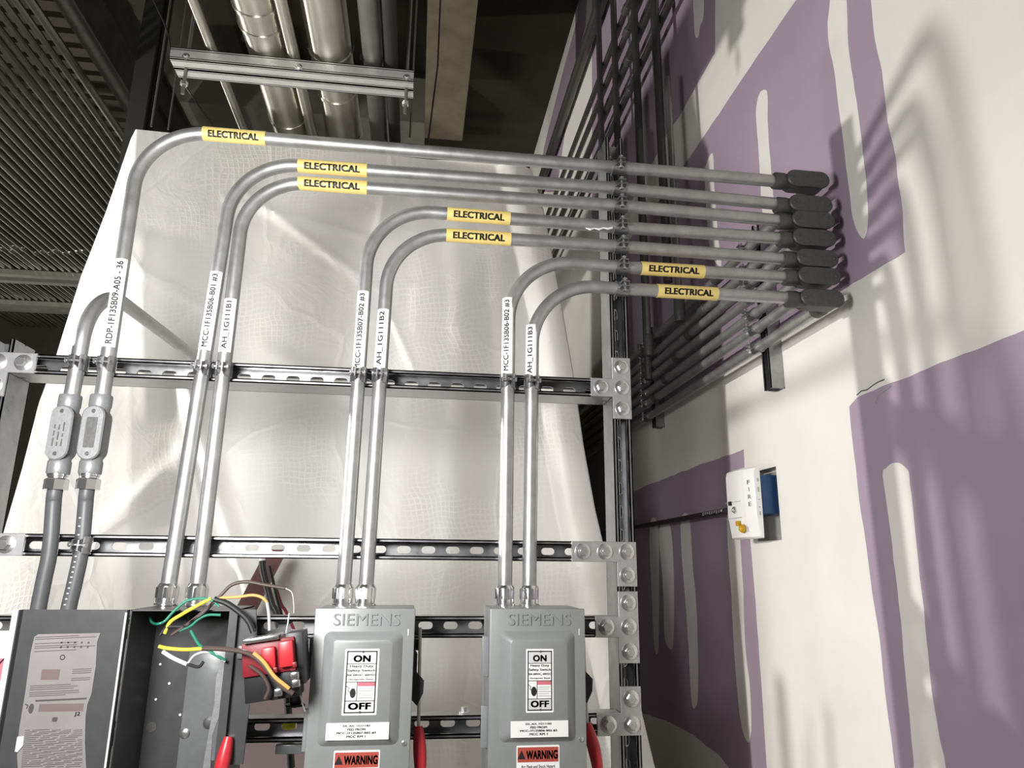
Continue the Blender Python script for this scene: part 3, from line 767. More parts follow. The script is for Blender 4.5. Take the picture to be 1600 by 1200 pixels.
def vline(a, b, Y, zs):     # straight line through two seen points on the plane Y, evaluated at a height
    p, q = PY(*a, Y), PY(*b, Y); f = (zs - p.z) / (q.z - p.z); return p.lerp(q, f)
Z_BOX = 1.4725
CON = [  # lettering, bottom px, upper px, (left horizontal px), post px, fitting px, bend radius, letter centre y range, marker px range
    dict(k='RDP-1F13SB09-A05-36', txt='RDP-1F13SB09-A05 - 36', bot=(163, 600), up=(208, 300), h0=(420, 217), h1=(958, 261), lb=(1210, 283), r=0.140, lab=(412, 540), mark=(318, 416), zbot=None),
    dict(k='MCC-1F13SB06-B01', txt='MCC-1F13SB06-B01 #3', bot=(265, 905), up=(346, 392), h0=(580, 267), h1=(960, 294), lb=(1217, 319), r=0.142, lab=(432, 545), mark=(466, 574)),
    dict(k='AH_1G111B1', txt='AH_1G111B1', bot=(310, 905), up=(375, 365), h0=(580, 294), h1=(962, 321), lb=(1222, 345), r=0.132, lab=(474, 548), mark=(466, 574)),
    dict(k='MCC-1F13SB07-B02', txt='MCC-1F13SB07-B02 #3', bot=(537, 915), up=(572, 425), h0=(800, 342), h1=(964, 355), lb=(1228, 373), r=0.14, lab=(462, 580), mark=(694, 797)),
    dict(k='AH_1G111B2', txt='AH_1G111B2', bot=(572, 915), up=(602, 470), h0=(800, 374), h1=(966, 385), lb=(1232, 405), r=0.135, lab=(490, 573), mark=(694, 798)),
    dict(k='MCC-1F13SB06-B02', txt='MCC-1F13SB06-B02 #3', bot=(789, 915), up=(795, 495), h0=(905, 412), h1=(966, 417), lb=(1236, 433), r=0.145, lab=(472, 582), mark=(1001, 1099)),
    dict(k='AH_1G111B3', txt='AH_1G111B3', bot=(827, 915), up=(832, 520), h0=(940, 449), h1=(968, 451), lb=(1240, 466), r=0.145, lab=(514, 586), mark=(1026, 1120)),
]
order = ['topmost', 'second', 'third', 'fourth', 'fifth', 'sixth', 'lowest']
XWC = 0.958               # axis of the runs along the wall
for i, cd in enumerate(CON):
    zb = 1.862 if i == 0 else Z_BOX
    B = vline(cd['bot'], cd['up'], YC, zb); U = vline(cd['bot'], cd['up'], YC, 2.6)
    p0, p1, p2 = PY(*cd['h0'], YC), PY(*cd['h1'], YC), PY(*cd['lb'], YC)
    d1 = (U - B).normalized(); d2 = (p1 - p0).normalized()
    # corner: intersection in the X-Z plane
    den = d1.x * d2.z - d1.z * d2.x; tt_ = ((p0.x - B.x) * d2.z - (p0.z - B.z) * d2.x) / den
    C = B + d1 * tt_
    LBz = p2.z; LBx = 0.86
    p2 = Vector((LBx, YC, p1.z + (p2.z - p1.z) * (LBx - p1.x) / (p2.x - p1.x)))
    cd['end'] = p2; cd['B'] = B; cd['p1'] = p1
    root = thing('electrical_conduit', 'bent steel conduit lettered %s, %s at the wall' % (cd['k'], order[i] if i else 'topmost and widest bend'), 'conduit', B)
    cd['root'] = root
    MB().tube(fillet([B, C, p1, p2], [cd['r'], 0], 18), RC, 24).build('tube', M_EMT, root)
    # white identification strip on the riser
    y0, y1 = cd['lab']
    def on_riser(py):
        best = None
        lo, hi = 0.0, 1.2
        for _ in range(40):
            m_ = (lo + hi) / 2; q = B + d1 * m_
            w = q - Vector((0, 0, CZ)); yy = 600 + F * w.dot(DOWN) / w.dot(FWD)
            if yy > py: lo = m_
            else: hi = m_
        return B + d1 * lo
    a, b = on_riser(y1), on_riser(y0); mid = (a + b) / 2; L = (b - a).length
    view = (Vector((0, 0, CZ)) - mid); front = Vector((view.x, view.y, 0)).normalized()
    front = Matrix.Rotation(-0.30, 3, 'Z') @ front
    bl = MB(); arc_band(bl, mid, d1, front, RC + 0.0007, L + 0.012, -0.95, 0.95)
    lb = bl.build('name_strip', M_WHITE, root, label='white printed strip')
    tx = MB(); text_curved(tx, cd['txt'], mid, d1, front, RC + 0.0011, L, 0.0130, 0.026, flip=-1)
    tx.build('lettering', M_INK, lb)
    # yellow marker on the level run
    x0, x1 = cd['mark']; run0, run1 = (p0, p1) if i < 5 else (p1, p2)
    def on_run(px):
        lo, hi = -0.6, 1.6
        for _ in range(40):
            m_ = (lo + hi) / 2; q = run0.lerp(run1, m_); w = q - Vector((0, 0, CZ)); xx = 800 + F * w.dot(RIGHT) / w.dot(FWD)
            if xx < px: lo = m_
            else: hi = m_
        return run0.lerp(run1, lo)
    a, b = on_run(x0), on_run(x1); mid = (a + b) / 2; L = (b - a).length; dr = (b - a).normalized()
    view = (Vector((0, 0, CZ)) - mid)
    bl = MB(); bl.lathe(a, dr, [(0, RC + 0.0002), (0.0002, RC + 0.0011), (L - 0.0002, RC + 0.0011), (L, RC + 0.0002)], 28)
    yb = bl.build('marker_sleeve', M_YELLOW, root, label='yellow marker sleeve')
    front = Vector((0, view.y, view.z * 0.75)).normalized()
    tx = MB(); text_curved(tx, 'ELECTRICAL', mid, dr, front, RC + 0.0016, L * 0.80, 0.0158, 0.050, flip=-1)
    tx.build('lettering', M_INK, yb)
    # connector at the switch box
    if i:
        MB().lathe(B + Vector((0, 0, -0.001)), d1, [(0, 0.0212), (0.004, 0.0212), (0.005, 0.0192), (0.034, 0.0195), (0.036, 0.0185), (0.040, 0.0165)], 24).build('connector_body', M_CHROME, root)
        MB().prism([(0.0206 * math.cos(j * PI / 4 + 0.2), 0.0206 * math.sin(j * PI / 4 + 0.2)) for j in range(8)], B + d1 * 0.012, X_, Y_, Z_, 0.022, 0.002).build('compression_nut', M_CHROME, root)
    # clamps on the top strut and on the post
    q = B + d1 * ((Z1 - B.z) / d1.z)
    clamp(q, d1, FR, RC, 'clamp holding the conduit lettered %s on the top crosswise strut' % cd['k'])
    q = p1 + (p1 - p0).normalized() * 0.0; q = Vector((XR + 0.004, YC, p0.z + (p1.z - p0.z) * (XR - p0.x) / (p1.x - p0.x)))
    clamp(q, (p1 - p0), FR, RC, 'clamp on the right post, %s in the column of seven' % order[i])

# pull fittings at the wall end of each run
def stad(L, Hh, k=8):
    r = Hh / 2; out = []
    for i in range(k + 1):
        a = -PI / 2 + PI * i / k; out.append((L / 2 - r + r * math.cos(a), r * math.sin(a)))
    for i in range(k + 1):
        a = PI / 2 + PI * i / k; out.append((-L / 2 + r + r * math.cos(a), r * math.sin(a)))
    return out
cov_px = [(1228, 1294, 277), (1232, 1299, 316), (1237, 1303, 341), (1237, 1304, 369), (1243, 1308, 401), (1246, 1312, 429), (1252, 1320, 464)]
def fitting(label, c, ax, up, front, L, hubs, m, mcov, back_hub=False, text=False, group=None):
    """conduit body: c centre of body, ax long axis, front the cover side"""
    c, ax, up, fr = Vector(c), Vector(ax).normalized(), Vector(up).normalized(), Vector(front).normalized()
    t = thing('conduit_body', label, 'conduit fitting', c - Vector((0, 0, 0.02)), group)
    Hh = 0.043
    mb = MB().prism(stad(L - 0.006, Hh - 0.005), c - fr * 0.020, ax, up, fr, 0.036, 0.0)
    mb.prism(stad(L - 0.016, Hh - 0.014), c - fr * 0.026, ax, up, fr, 0.01)
    for sgn in hubs:
        o = c + ax * sgn * (L / 2 - 0.020) - fr * 0.001
        mb.lathe(o, ax * sgn, [(0, 0.0185), (0.018, 0.019), (0.021, 0.0205), (0.042, 0.0205), (0.044, 0.0195)], 26)
    if back_hub:
        mb.lathe(c + ax * (L / 2 - 0.0235) - fr * 0.015, -fr, [(0, 0.0185), (0.02, 0.019), (0.022, 0.0205), (0.046, 0.0205), (0.048, 0.0195)], 26)
    mb.build('body', m, t)
    mb = MB().prism(stad(L, Hh), c + fr * 0.016, ax, up, fr, 0.0018)
    mb.build('gasket', M_BLACK, t)
    mb = MB().prism(stad(L, Hh), c + fr * 0.0178, ax, up, fr, 0.006, 0.0025)
    cv_ = mb.build('cover', mcov, t)
    for sgn in (-1, 1):
        MB().lathe(c + ax * sgn * (L / 2 - 0.0125) + fr * 0.0236, fr, [(0, 0.0042), (0.0012, 0.0042), (0.0022, 0.003)], 14).build('cover_screw', M_CHROME if text else mcov, cv_)
    return t, cv_
for i, cd in enumerate(CON):
    x0, x1, y = cov_px[i]
    pc = PY((x0 + x1) / 2, y, YC - 0.03)
    L = PY(x1, y, YC - 0.03).x - PY(x0, y, YC - 0.03).x
    c = Vector((XWC - L / 2 + 0.0235, YC - 0.004, pc.z))
    if pc.x - c.x: c.x = min(c.x, pc.x) * 0.5 + c.x * 0.5
    cd['fit'] = c; cd['L'] = L
    fitting('grey elbow conduit fitting with oval cover at the wall, %s of seven' % order[i], c, X_, Z_, FR, L, (-1,), M_CAST, M_CAST, True)
# runs along the wall behind the fittings
for i, cd in enumerate(CON):
    c = cd['fit']; x = c.x + cd['L'] / 2 - 0.0235
    zz = c.z
    path = [(x, YC + 0.030, zz), (x + 0.002, YC + 0.25, zz), (x + 0.002, 4.6, zz)]
    r = thing('wall_conduit', 'steel conduit running away along the right wall, %s of the seven' % order[i], 'conduit', Vector(path[0]))
    MB().tube(path, RC, 18).build('tube', M_EMT, r)
    yj = 2.05 + 0.13 * i
    MB().lathe((x + 0.002, yj, zz), Y_, [(0, RC + 0.001), (0.004, RC + 0.004), (0.05, RC + 0.004), (0.054, RC + 0.001)], 18).build('coupling', M_CAST, r)
    cd['wx'] = x + 0.002; cd['wz'] = zz
# strut on the wall and its clamps
ys = PX(1205, 605, XW - 0.0413).y
zb_ = PX(1205, 606, XW - 0.0413).z
strut('short upright strut on the right wall under the run of conduits', (XW - 0.0413, ys + 0.02, zb_), (XW - 0.0413, ys + 0.02, 2.56), (-1, 0, 0), Y_)
strut('upright strut on the right wall far behind the rack post', (XW - 0.0413, 2.85, 2.12), (XW - 0.0413, 2.85, 2.56), (-1, 0, 0), Y_)
for (yy, where) in ((ys + 0.02, 'near'), (2.85, 'far')):
    for i, cd in enumerate(CON):
        clamp((cd['wx'], yy, cd['wz']), Y_, (-1, 0, 0), RC, 'clamp on the %s wall strut holding the %s wall conduit' % (where, order[i]))

# leftmost pair: straight conduit bodies, flexible tails, and the conduit that turns back
def pt(px, py, Y): return PY(px, py, Y)
b0 = vline((100, 640), (118, 560), YC, 1.88); u0 = vline((100, 640), (118, 560), YC, 2.116)
dirn = Vector((0.055, 0.70, 0.0)).normalized()
corner = Vector((u0.x, YC, 2.116)); b0.x = u0.x - 0.004; b0.z = 1.862
rt = thing('electrical_conduit', 'short plain conduit at far left that bends back toward the white sheet', 'conduit', b0)
MB().tube(fillet([b0, corner, corner + dirn * 0.70], [0.13], 16), RC, 24).build('tube', M_EMT, rt)
clamp(Vector((corner.x, YC, Z1)), Z_, FR, RC, 'clamp holding the short plain conduit at far left on the top crosswise strut')
left_fit = []
for (px, lab, up_px, m, bz) in ((97, 'grey straight conduit body at far left, under the short plain conduit', b0, M_CASTL, None), (148, 'grey straight conduit body under the conduit lettered RDP-1F13SB09-A05-36', CON[0]['B'], M_CASTL, None)):
    base = up_px
    cc = Vector((base.x, YC - 0.004, 0)); q0 = PY(px, 632, YC - 0.03).z; q1 = PY(px, 719, YC - 0.03).z
    L = q0 - q1; cc.z = (q0 + q1) / 2
    t, cv_ = fitting(lab, cc, Z_, -X_, FR, L, (-1, 1), m, m, False, True)
    if px < 120:
        rows = MB()
        for k_ in range(3):
            z_ = -0.027
            for w_ in ((0.014, 0.007, 0.018), (0.008, 0.016, 0.010), (0.016, 0.010, 0.008))[k_]:
                x_ = cc.x + 0.008 - 0.008 * k_; rows.box((x_ - 0.0015, cc.y - 0.0242, cc.z + z_), (x_ + 0.0015, cc.y - 0.0232, cc.z + z_ + w_)); z_ += w_ + 0.004
        rows.build('print_marks', M_CAST, cv_, smooth=0)
    else:
        MB().prism(rrect(-0.030, -0.010, 0.030, 0.010, 0.002), cc + Vector((0, -0.0238, 0)), Z_, -X_, FR, 0.0008, 0).build('raised_panel', M_CAST, cv_)
    left_fit.append((cc, L))
for (cc, L), pts, lab in ((left_fit[0], ((84, 790), (78, 860), (68, 910), (58, 965), (50, 1050)), 'leftmost grey flexible conduit dropping behind the open door'),
                          (left_fit[1], ((136, 790), (127, 860), (117, 910), (105, 965), (98, 1050)), 'second grey flexible conduit dropping behind the open door, with pale print')):
    top_z = cc.z - L / 2 - 0.024
    start = Vector((cc.x, YC - 0.003, top_z))
    path = [start, start + Vector((0, 0, -0.04))] + [PY(a, b, YC) for a, b in pts]
    path[2].x = min(path[2].x, start.x)
    r = thing('flexible_conduit', lab, 'conduit', path[-1])
    MB().tube(spline(path, 6), 0.0135, 18).build('hose', M_FLEX, r)
    MB().lathe(start + Vector((0, 0, 0.002)), (0, 0, -1), [(0, 0.0185), (0.006, 0.0185), (0.007, 0.0165), (0.010, 0.0165)], 20).build('fitting_ring', M_CHROME, r)
    MB().prism([(0.0215 * math.cos(j * PI / 4 + 0.25), 0.0215 * math.sin(j * PI / 4 + 0.25)) for j in range(8)], start + Vector((0, 0, -0.030)), X_, Y_, Z_, 0.021, 0.002).build('hex_nut', M_CHROME, r)
    if 'second' in lab:
        pr = MB()
        sp = spline(path, 6)
        for j in range(14, 30):
            a_ = sp[j]; pr.box(a_ + Vector((-0.004, -0.0142, -0.0012)), a_ + Vector((0.0, -0.0130, 0.0012)))
        pr.build('print_marks', M_GREYW, r)
        q = PY(128, 860, YC)
        clamp((q.x, YC, Z2), (q - PY(122, 890, YC)), FR, 0.0135, 'dark clamp holding the second flexible conduit on the strut above the open switch')

# ================================================================ SAFETY SWITCHES
def grip(root, x, z0, z1, y, lean, rod=True):
    """red operating handle with a grey rod above it"""
    if rod: MB().tube([(x - 0.004, y, z1 + 0.17), (x - 0.002, y - 0.004, z1 + 0.08), (x, y - 0.006, z1 - 0.005)], 0.0032, 10).build('handle_rod', M_EDGE, root)
    mb = MB(); n = 10
    for i in range(n + 1): pass
    path = [(x, y - 0.006, z1), (x + lean * 0.3, y - 0.010, z1 - 0.02), (x + lean * 0.7, y - 0.014, z1 - 0.045), (x + lean, y - 0.016, z1 - 0.075), (x + lean * 0.8, y - 0.014, z0)]
    mb.tube(spline(path, 5), 0.009, 14, radii=[0.0075 + 0.0045 * math.sin(PI * min(1, j / 20 * 1.1)) for j in range(21)])
    mb.build('handle_grip', M_RED, root, label='red handle grip')
def warn_sticker(root, cx, cz, y, w, h):
    ws = MB().prism(rrect(-w / 2, -h / 2, w / 2, h / 2, 0.002), (cx, y, cz), X_, Z_, FR, 0.0005).build('warning_sticker', M_WHITE, root, label='white sticker headed WARNING in red')
    hh = 0.030 * 0.80
    MB().prism(rrect(-w / 2 + 0.002, -hh / 2, w / 2 - 0.002, hh / 2, 0.001), (cx, y - 0.0005, cz + h / 2 - 0.003 - hh / 2), X_, Z_, FR, 0.0003).build('red_band', M_WARN, ws)
    tx = MB(); zc = cz + h / 2 - 0.003 - hh / 2
    text_flat(tx, 'WARNING', (cx + w * 0.09, y - 0.0011, zc - 0.0003), X_, Z_, w * 0.73, hh * 0.60, 0.045)
    tri = [(-0.0072, -0.0068), (0.0072, -0.0068), (0, 0.0075)]
    tx.add([Vector((cx - w * 0.385 + a, y - 0.0011, zc + b)) for a, b in tri], [(0, 1, 2)])
    zz = cz + h / 2 - 0.034
    for k_, s_ in enumerate(('Arc Flash and Shock Hazard', 'Appropriate PPE Required')):
        text_flat(tx, s_, (cx, y - 0.0009, zz - k_ * 0.0075), X_, Z_, w * (0.78 - 0.1 * k_), 0.0052, 0.01)
    z2 = zz - 0.0145
    tx.box((cx - w / 2 + 0.002, y - 0.0009, z2), (cx + w / 2 - 0.002, y - 0.0007, z2 + 0.0008))
    tx.box((cx + w * 0.22, y - 0.0009, z2 - 0.05), (cx + w * 0.225, y - 0.0007, z2))
    for k_, ww in enumerate((0.62, 0.58, 0.30, 0.50)):
        tx.box((cx - w * 0.44, y - 0.0008, z2 - 0.0075 - k_ * 0.0062), (cx - w * 0.44 + ww * w, y - 0.0006, z2 - 0.005 - k_ * 0.0062))
    c_ = Vector((cx + w * 0.36, y - 0.0009, z2 - 0.018))
    for a0 in range(3):
        a_, b_ = (PI / 2 + a0 * 2 * PI / 3), (PI / 2 + (a0 + 1) * 2 * PI / 3)
        P1 = c_ + Vector((math.cos(a_), 0, math.sin(a_))) * 0.0135; P2 = c_ + Vector((math.cos(b_), 0, math.sin(b_))) * 0.0135
        tx.tube([P1, P2], 0.0006, 5)
    tx.lathe(c_ - Y_ * 0.0002, FR, [(0, 0.003), (0.0002, 0.003)], 10)
    tx.build('lettering', M_INK, ws)

def safety_switch(label, x0, x1, tag_lines, sticker_px, name_px, warn_px, lean):
    YF = 1.362; zt = 1.472; zb = 1.115
    r = thing('safety_switch', label, 'switch box', ((x0 + x1) / 2, 1.44, zb))
    MB().box((x0 + 0.001, YF + 0.006, zb), (x1 - 0.001, YR - 0.0008, zt), 0.002).build('enclosure', M_SWITCH, r)
    # door with the pressed panel
    ins = 0.0185; px0, px1 = x0 + 0.0175, x1 - 0.0185; pz1 = zt - 0.038; pz0 = zt - 0.225
    mb = MB()
    mb.box((x0 - 0.001, YF, zb - 0.001), (x1 + 0.001, YF + 0.0075, zt + 0.001), 0.0022)
    o1 = rrect(px0, pz0, px1, pz1, 0.012); o2 = rrect(px0 + 0.004, pz0 + 0.004, px1 - 0.004, pz1 - 0.004, 0.011); o3 = rrect(px0 + 0.0175, pz0 + 0.013, px1 - 0.0175, pz1 - 0.012, 0.009); o4 = rrect(px0 + 0.0195, pz0 + 0.015, px1 - 0.0195, pz1 - 0.014, 0.0085)
    n = len(o1); vs = []
    for (o_, y_) in ((o1, YF + 0.0005), (o2, YF - 0.0035), (o3, YF - 0.0155), (o4, YF - 0.0165)): vs += [Vector((a, y_, b)) for a, b in o_]
    fs = [(k_ * n + j, k_ * n + (j + 1) % n, (k_ + 1) * n + (j + 1) % n, (k_ + 1) * n + j) for k_ in range(3) for j in range(n)]
    fs.append(tuple(3 * n + j for j in range(n)))
    mb.add(vs, fs)
    door = mb.build('door', M_SWITCH, r, smooth=28)
    em = MB(); text_raised(em, 'SIEMENS', ((x0 + x1) / 2 + 0.003, YF + 0.0002, zt - 0.018), X_, Z_, 0.117, 0.0205, 0.0022, 0.0)
    em.build('embossed_name', M_SWITCH, door)
    YP = YF - 0.0165
    # ON / OFF sticker
    a, b = PY(sticker_px[0], sticker_px[1], YP), PY(sticker_px[2], sticker_px[3], YP)
    cx = (a.x + b.x) / 2; w = b.x - a.x; h_ = a.z - b.z; cz = (a.z + b.z) / 2
    st = MB().prism(rrect(-w / 2, -h_ / 2, w / 2, h_ / 2, 0.0015), (cx, YP, cz), X_, Z_, FR, 0.0005).build('rating_sticker', M_WHITE, door, label='white sticker reading ON and OFF')
    tx = MB(); y_ = YP - 0.0005
    def bar(xa, za, xb, zb_): tx.box((cx + xa * w, y_ - 0.0004, cz + za * h_), (cx + xb * w, y_, cz + zb_ * h_))
    e_ = 0.055; f_ = 0.03
    for q in ((-0.5 + e_, 0.5 - 2 * f_ + 0.012, 0.5 - e_, 0.5 - f_), (-0.5 + e_, -0.5 + f_, 0.5 - e_, -0.5 + 2 * f_ - 0.012), (-0.5 + e_, -0.47, -0.5 + e_ + 0.035, 0.47), (0.5 - e_ - 0.035, -0.47, 0.5 - e_, 0.47), (-0.44, 0.268, 0.44, 0.278), (-0.44, -0.010, 0.44, 0.0), (-0.44, -0.292, 0.44, -0.282), (-0.11, -0.285, -0.09, -0.005)): bar(*q)
    text_flat(tx, 'ON', (cx, y_ - 0.0005, cz + 0.352 * h_), X_, Z_, w * 0.50, h_ * 0.105, 0.045)
    text_flat(tx, 'OFF', (cx, y_ - 0.0005, cz - 0.365 * h_), X_, Z_, w * 0.66, h_ * 0.105, 0.045)
    for k_, (s_, ww, hh) in enumerate((('Heavy Duty', 0.68, 0.048), ('Safety Switch', 0.80, 0.048), ('30A 600VAC, 600VDC', 0.82, 0.036), ('Horsepower Rated', 0.72, 0.030))):
        text_flat(tx, s_, (cx, y_ - 0.0005, cz + (0.232 - 0.066 * k_) * h_), X_, Z_, w * ww, h_ * hh, 0.022)
    for k_ in range(5): tx.box((cx - 0.06 * w, y_ - 0.0004, cz + (-0.105 - 0.035 * k_) * h_), (cx + (0.38 - 0.05 * (k_ % 2)) * w, y_, cz + (-0.101 - 0.035 * k_) * h_))
    # hand symbol: spark and glove
    tx.prism([(0.010 * 0.5 * math.cos(t_) , 0.016 * 0.5 * math.sin(t_)) for t_ in [k_ * PI / 6 for k_ in range(12)]], (cx - 0.215 * w, y_, cz - 0.17 * h_), X_, Z_, FR, 0.0005)
    tx.tube([(cx - 0.42 * w, y_ - 0.0003, cz - 0.06 * h_), (cx - 0.32 * w, y_ - 0.0003, cz - 0.10 * h_), (cx - 0.36 * w, y_ - 0.0003, cz - 0.13 * h_), (cx - 0.29 * w, y_ - 0.0003, cz - 0.16 * h_)], 0.0006, 5)
    tx.build('lettering', M_INK, st)
    MB().box((cx - 0.08 * w, y_ - 0.0003, cz - 0.068 * h_), (cx + 0.43 * w, y_, cz - 0.012 * h_)).build('red_band', M_PINKRED, st)
    MB().box((cx - 0.42 * w, y_ - 0.00015, cz + 0.285 * h_), (cx + 0.42 * w, y_, cz + 0.45 * h_)).build('grey_field', M_STICKERGREY, st)
    MB().box((cx - 0.42 * w, y_ - 0.00015, cz - 0.45 * h_), (cx + 0.42 * w, y_, cz - 0.295 * h_)).build('grey_field', M_STICKERGREY, st)
    for zz in (0.46, -0.455):
        MB().lathe((cx + 0.02 * w, y_, cz + zz * h_), FR, [(0, 0.0022), (0.0012, 0.002)], 12).build('rivet', M_CHROME, st)
    # printed name label
    a, b = PY(name_px[0], name_px[1], YP), PY(name_px[2], name_px[3], YP)
    nl = MB().box((a.x, YP - 0.0005, b.z), (b.x, YP + 0.0002, a.z)).build('name_label', M_WHITE, door, label='white printed label')
    tx = MB(); hh = (a.z - b.z)
    for k_, (s_, ww) in enumerate(tag_lines): text_flat(tx, s_, ((a.x + b.x) / 2 - 0.002, YP - 0.0010, a.z - hh * (0.185 + 0.205 * k_)), X_, Z_, ww, hh * 0.135, 0.03)
    tx.build('lettering', M_INK, nl)
    a = PY(warn_px[0], warn_px[1], YF); b = PY(warn_px[2], warn_px[1], YF)
    warn_sticker(door, (a.x + b.x) / 2, a.z - 0.047, YF - 0.0002, b.x - a.x, 0.094)
    MB().lathe((x1 - 0.0095, YF + 0.0003, zt - 0.222), FR, [(0, 0.0048), (0.002, 0.0045), (0.0026, 0.003)], 14).build('door_screw', M_BOLT, door)
    MB().box((x1 - 0.0115, YF - 0.001, zt - 0.046), (x1 - 0.0085, YF + 0.001, zt - 0.034), 0.0008).build('door_slot', M_EDGE, door)
    # operating mechanism on the right side
    MB().prism([(0, 0.055), (0.006, 0.045), (0.006, 0.012), (0.020, -0.002), (0.019, -0.022), (0.010, -0.040), (0, -0.030)], (x1, 1.425, zt - 0.125), X_, Z_, FR, 0.03, 0.002).build('pivot_housing', M_BLACK, r)
    MB().box((x1, 1.43, zt - 0.078), (x1 + 0.015, 1.455, zt - 0.058), 0.001).build('latch_bracket', M_BLACK, r)
    grip(r, x1 + 0.0155, zt - 0.31, zt - 0.207, 1.425, lean)
    for zz in (zt - 0.07, zt - 0.19): MB().box((x0 - 0.011, 1.395, zz - 0.05), (x0 + 0.001, 1.40, zz + 0.02), 0.001).build('hinge_flange', M_SWITCH, r)
    return r
safety_switch('grey safety switch labelled DS_AH_1G111B2 under the middle pair of conduits', -0.170, 0.005, (('DS_AH_1G111B2', 0.046), ('FED FROM', 0.030), ('MCC-1F13SB07-B02 #3', 0.066), ('MCC RM 1', 0.032)), (540, 1014, 588, 1117), (510, 1130, 607, 1155), (522, 1173, 594), 0.006)
safety_switch('grey safety switch labelled DS_AH_1G111B3 beside the right post', 0.143, 0.3185, (('DS_AH_1G111B3', 0.046), ('FED FROM', 0.030), ('MCC-1F13SB06-B02 #3', 0.066), ('MCC RM 1', 0.032)), (822, 1014, 865, 1113), (798, 1127, 888, 1151), (807, 1165, 874), 0.016)

# open switch: enclosure without its cover, the door swung out to the left
ex0, ex1, zt, zb, YF = -0.481, -0.303, 1.470, 1.10, 1.362
ro = thing('safety_switch', 'open dark safety switch with its door swung left, under the left pair of conduits', 'switch box', ((ex0 + ex1) / 2, 1.44, zb))
t2 = 0.0022
MB().box((ex0, YR - 0.004, zb), (ex1, YR - 0.001, zt)).box((ex0, YF, zb), (ex0 + t2, YR - 0.004, zt)).box((ex1 - t2, YF, zb), (ex1, YR - 0.004, zt)).box((ex0, YF, zt - t2), (ex1, YR - 0.004, zt)).box((ex0, YF, zb), (ex1, YR - 0.004, zb + t2)) \
    .box((ex1 - 0.014, YF - 0.001, zb), (ex1, YF + 0.001, zt)).build('enclosure', M_DARKGREY, ro, smooth=0)
a, b = PY(302, 1012, 1.49), PY(352, 1240, 1.49)
ip = MB().box((a.x - 0.006, YR - 0.012, zb + 0.01), (b.x - 0.012, YR - 0.0042, a.z), 0.002).build('lit_back_strip', M_PANEL, ro)  # paler strip puts the light on the back panel's right half into its colour
for (px, py, m_, rr) in ((326, 1130, M_CAST, 0.013), (288, 1147, M_BOLT, 0.011)):
    q = PY(px, py, 1.485); MB().lathe((q.x, YR - 0.0042, q.z), FR, [(0, rr), (0.007, rr * 0.95), (0.010, rr * 0.6), (0.0105, rr * 0.2)], 18).build('mounting_stud', m_, ro)
q = PY(235, 1137, 1.49); MB().lathe((q.x, YR - 0.0042, q.z), FR, [(0, 0.009), (0.001, 0.009)], 18).build('knockout', M_CAST, ro)
for (px, py) in ((250, 1038), (264, 1068), (243, 1093), (281, 1117)):
    q = PY(px, py, 1.494); MB().lathe((q.x, YR - 0.0042, q.z), FR, [(0, 0.0022), (0.0006, 0.0022)], 10).build('lit_hole_disc', M_WHITE, ro)  # white discs paint in the light showing through small holes
# torn edge strip and interlock bracket on the right wall of the box
a = PY(352, 1030, YF); 
mb = MB(); pr = [(0, 0), (0.006, -0.01), (0.003, -0.05), (0.008, -0.055), (0.004, -0.09), (-0.004, -0.12), (-0.002, -0.17), (-0.010, -0.20), (-0.014, -0.17), (-0.010, -0.11), (-0.006, -0.07), (-0.008, -0.03)]
mb.prism(pr, (ex1 - 0.018, YF + 0.004, a.z), X_, Z_, FR, 0.002); mb.build('torn_gasket', M_CASTL, ro)
MB().box((ex1 - 0.05, YF + 0.02, zb + 0.09), (ex1 - 0.010, YR - 0.012, zb + 0.10)).build('line_shield', M_BLACK, ro)
MB().prism([(0, 0), (0.028, 0.0), (0.034, -0.05), (0.030, -0.25), (0, -0.25)], (ex1, YF + 0.01, zt), X_, Z_, (0, 1, 0), 0.006, 0).build('side_flange', M_DARKGREY, ro, smooth=0)
MB().box((ex1 + 0.004, YF + 0.005, zt - 0.082), (ex1 + 0.024, YF + 0.06, zt - 0.06), 0.002).build('latch_bracket', M_PANEL, ro)
grip(ro, ex1 + 0.004, zt - 0.30, zt - 0.205, 1.372, -0.006, False)
# door panel
dx0, dx1 = -0.655, -0.4825
dr_ = MB().box((dx0, YF, zb + 0.02), (dx1, YF + 0.0025, zt + 0.0)).box((dx0, YF - 0.012, zb + 0.02), (dx0 + 0.002, YF, zt)).box((dx1 - 0.002, YF - 0.012, zb + 0.02), (dx1, YF, zt)).build('door', M_DARKGREY, ro, smooth=0, label='dark inside of the open door')
MB().box((dx0 - 0.009, YF - 0.012, zb + 0.02), (dx0, YF - 0.010, zt)).build('door_edge', M_EDGE, dr_, smooth=0, label='pale door edge')
MB().box((dx1 - 0.0028, YF - 0.0128, zb + 0.02), (dx1 + 0.0005, YF - 0.0118, zt - 0.004)).build('door_edge', M_EDGE, dr_, smooth=0, label='pale door edge')
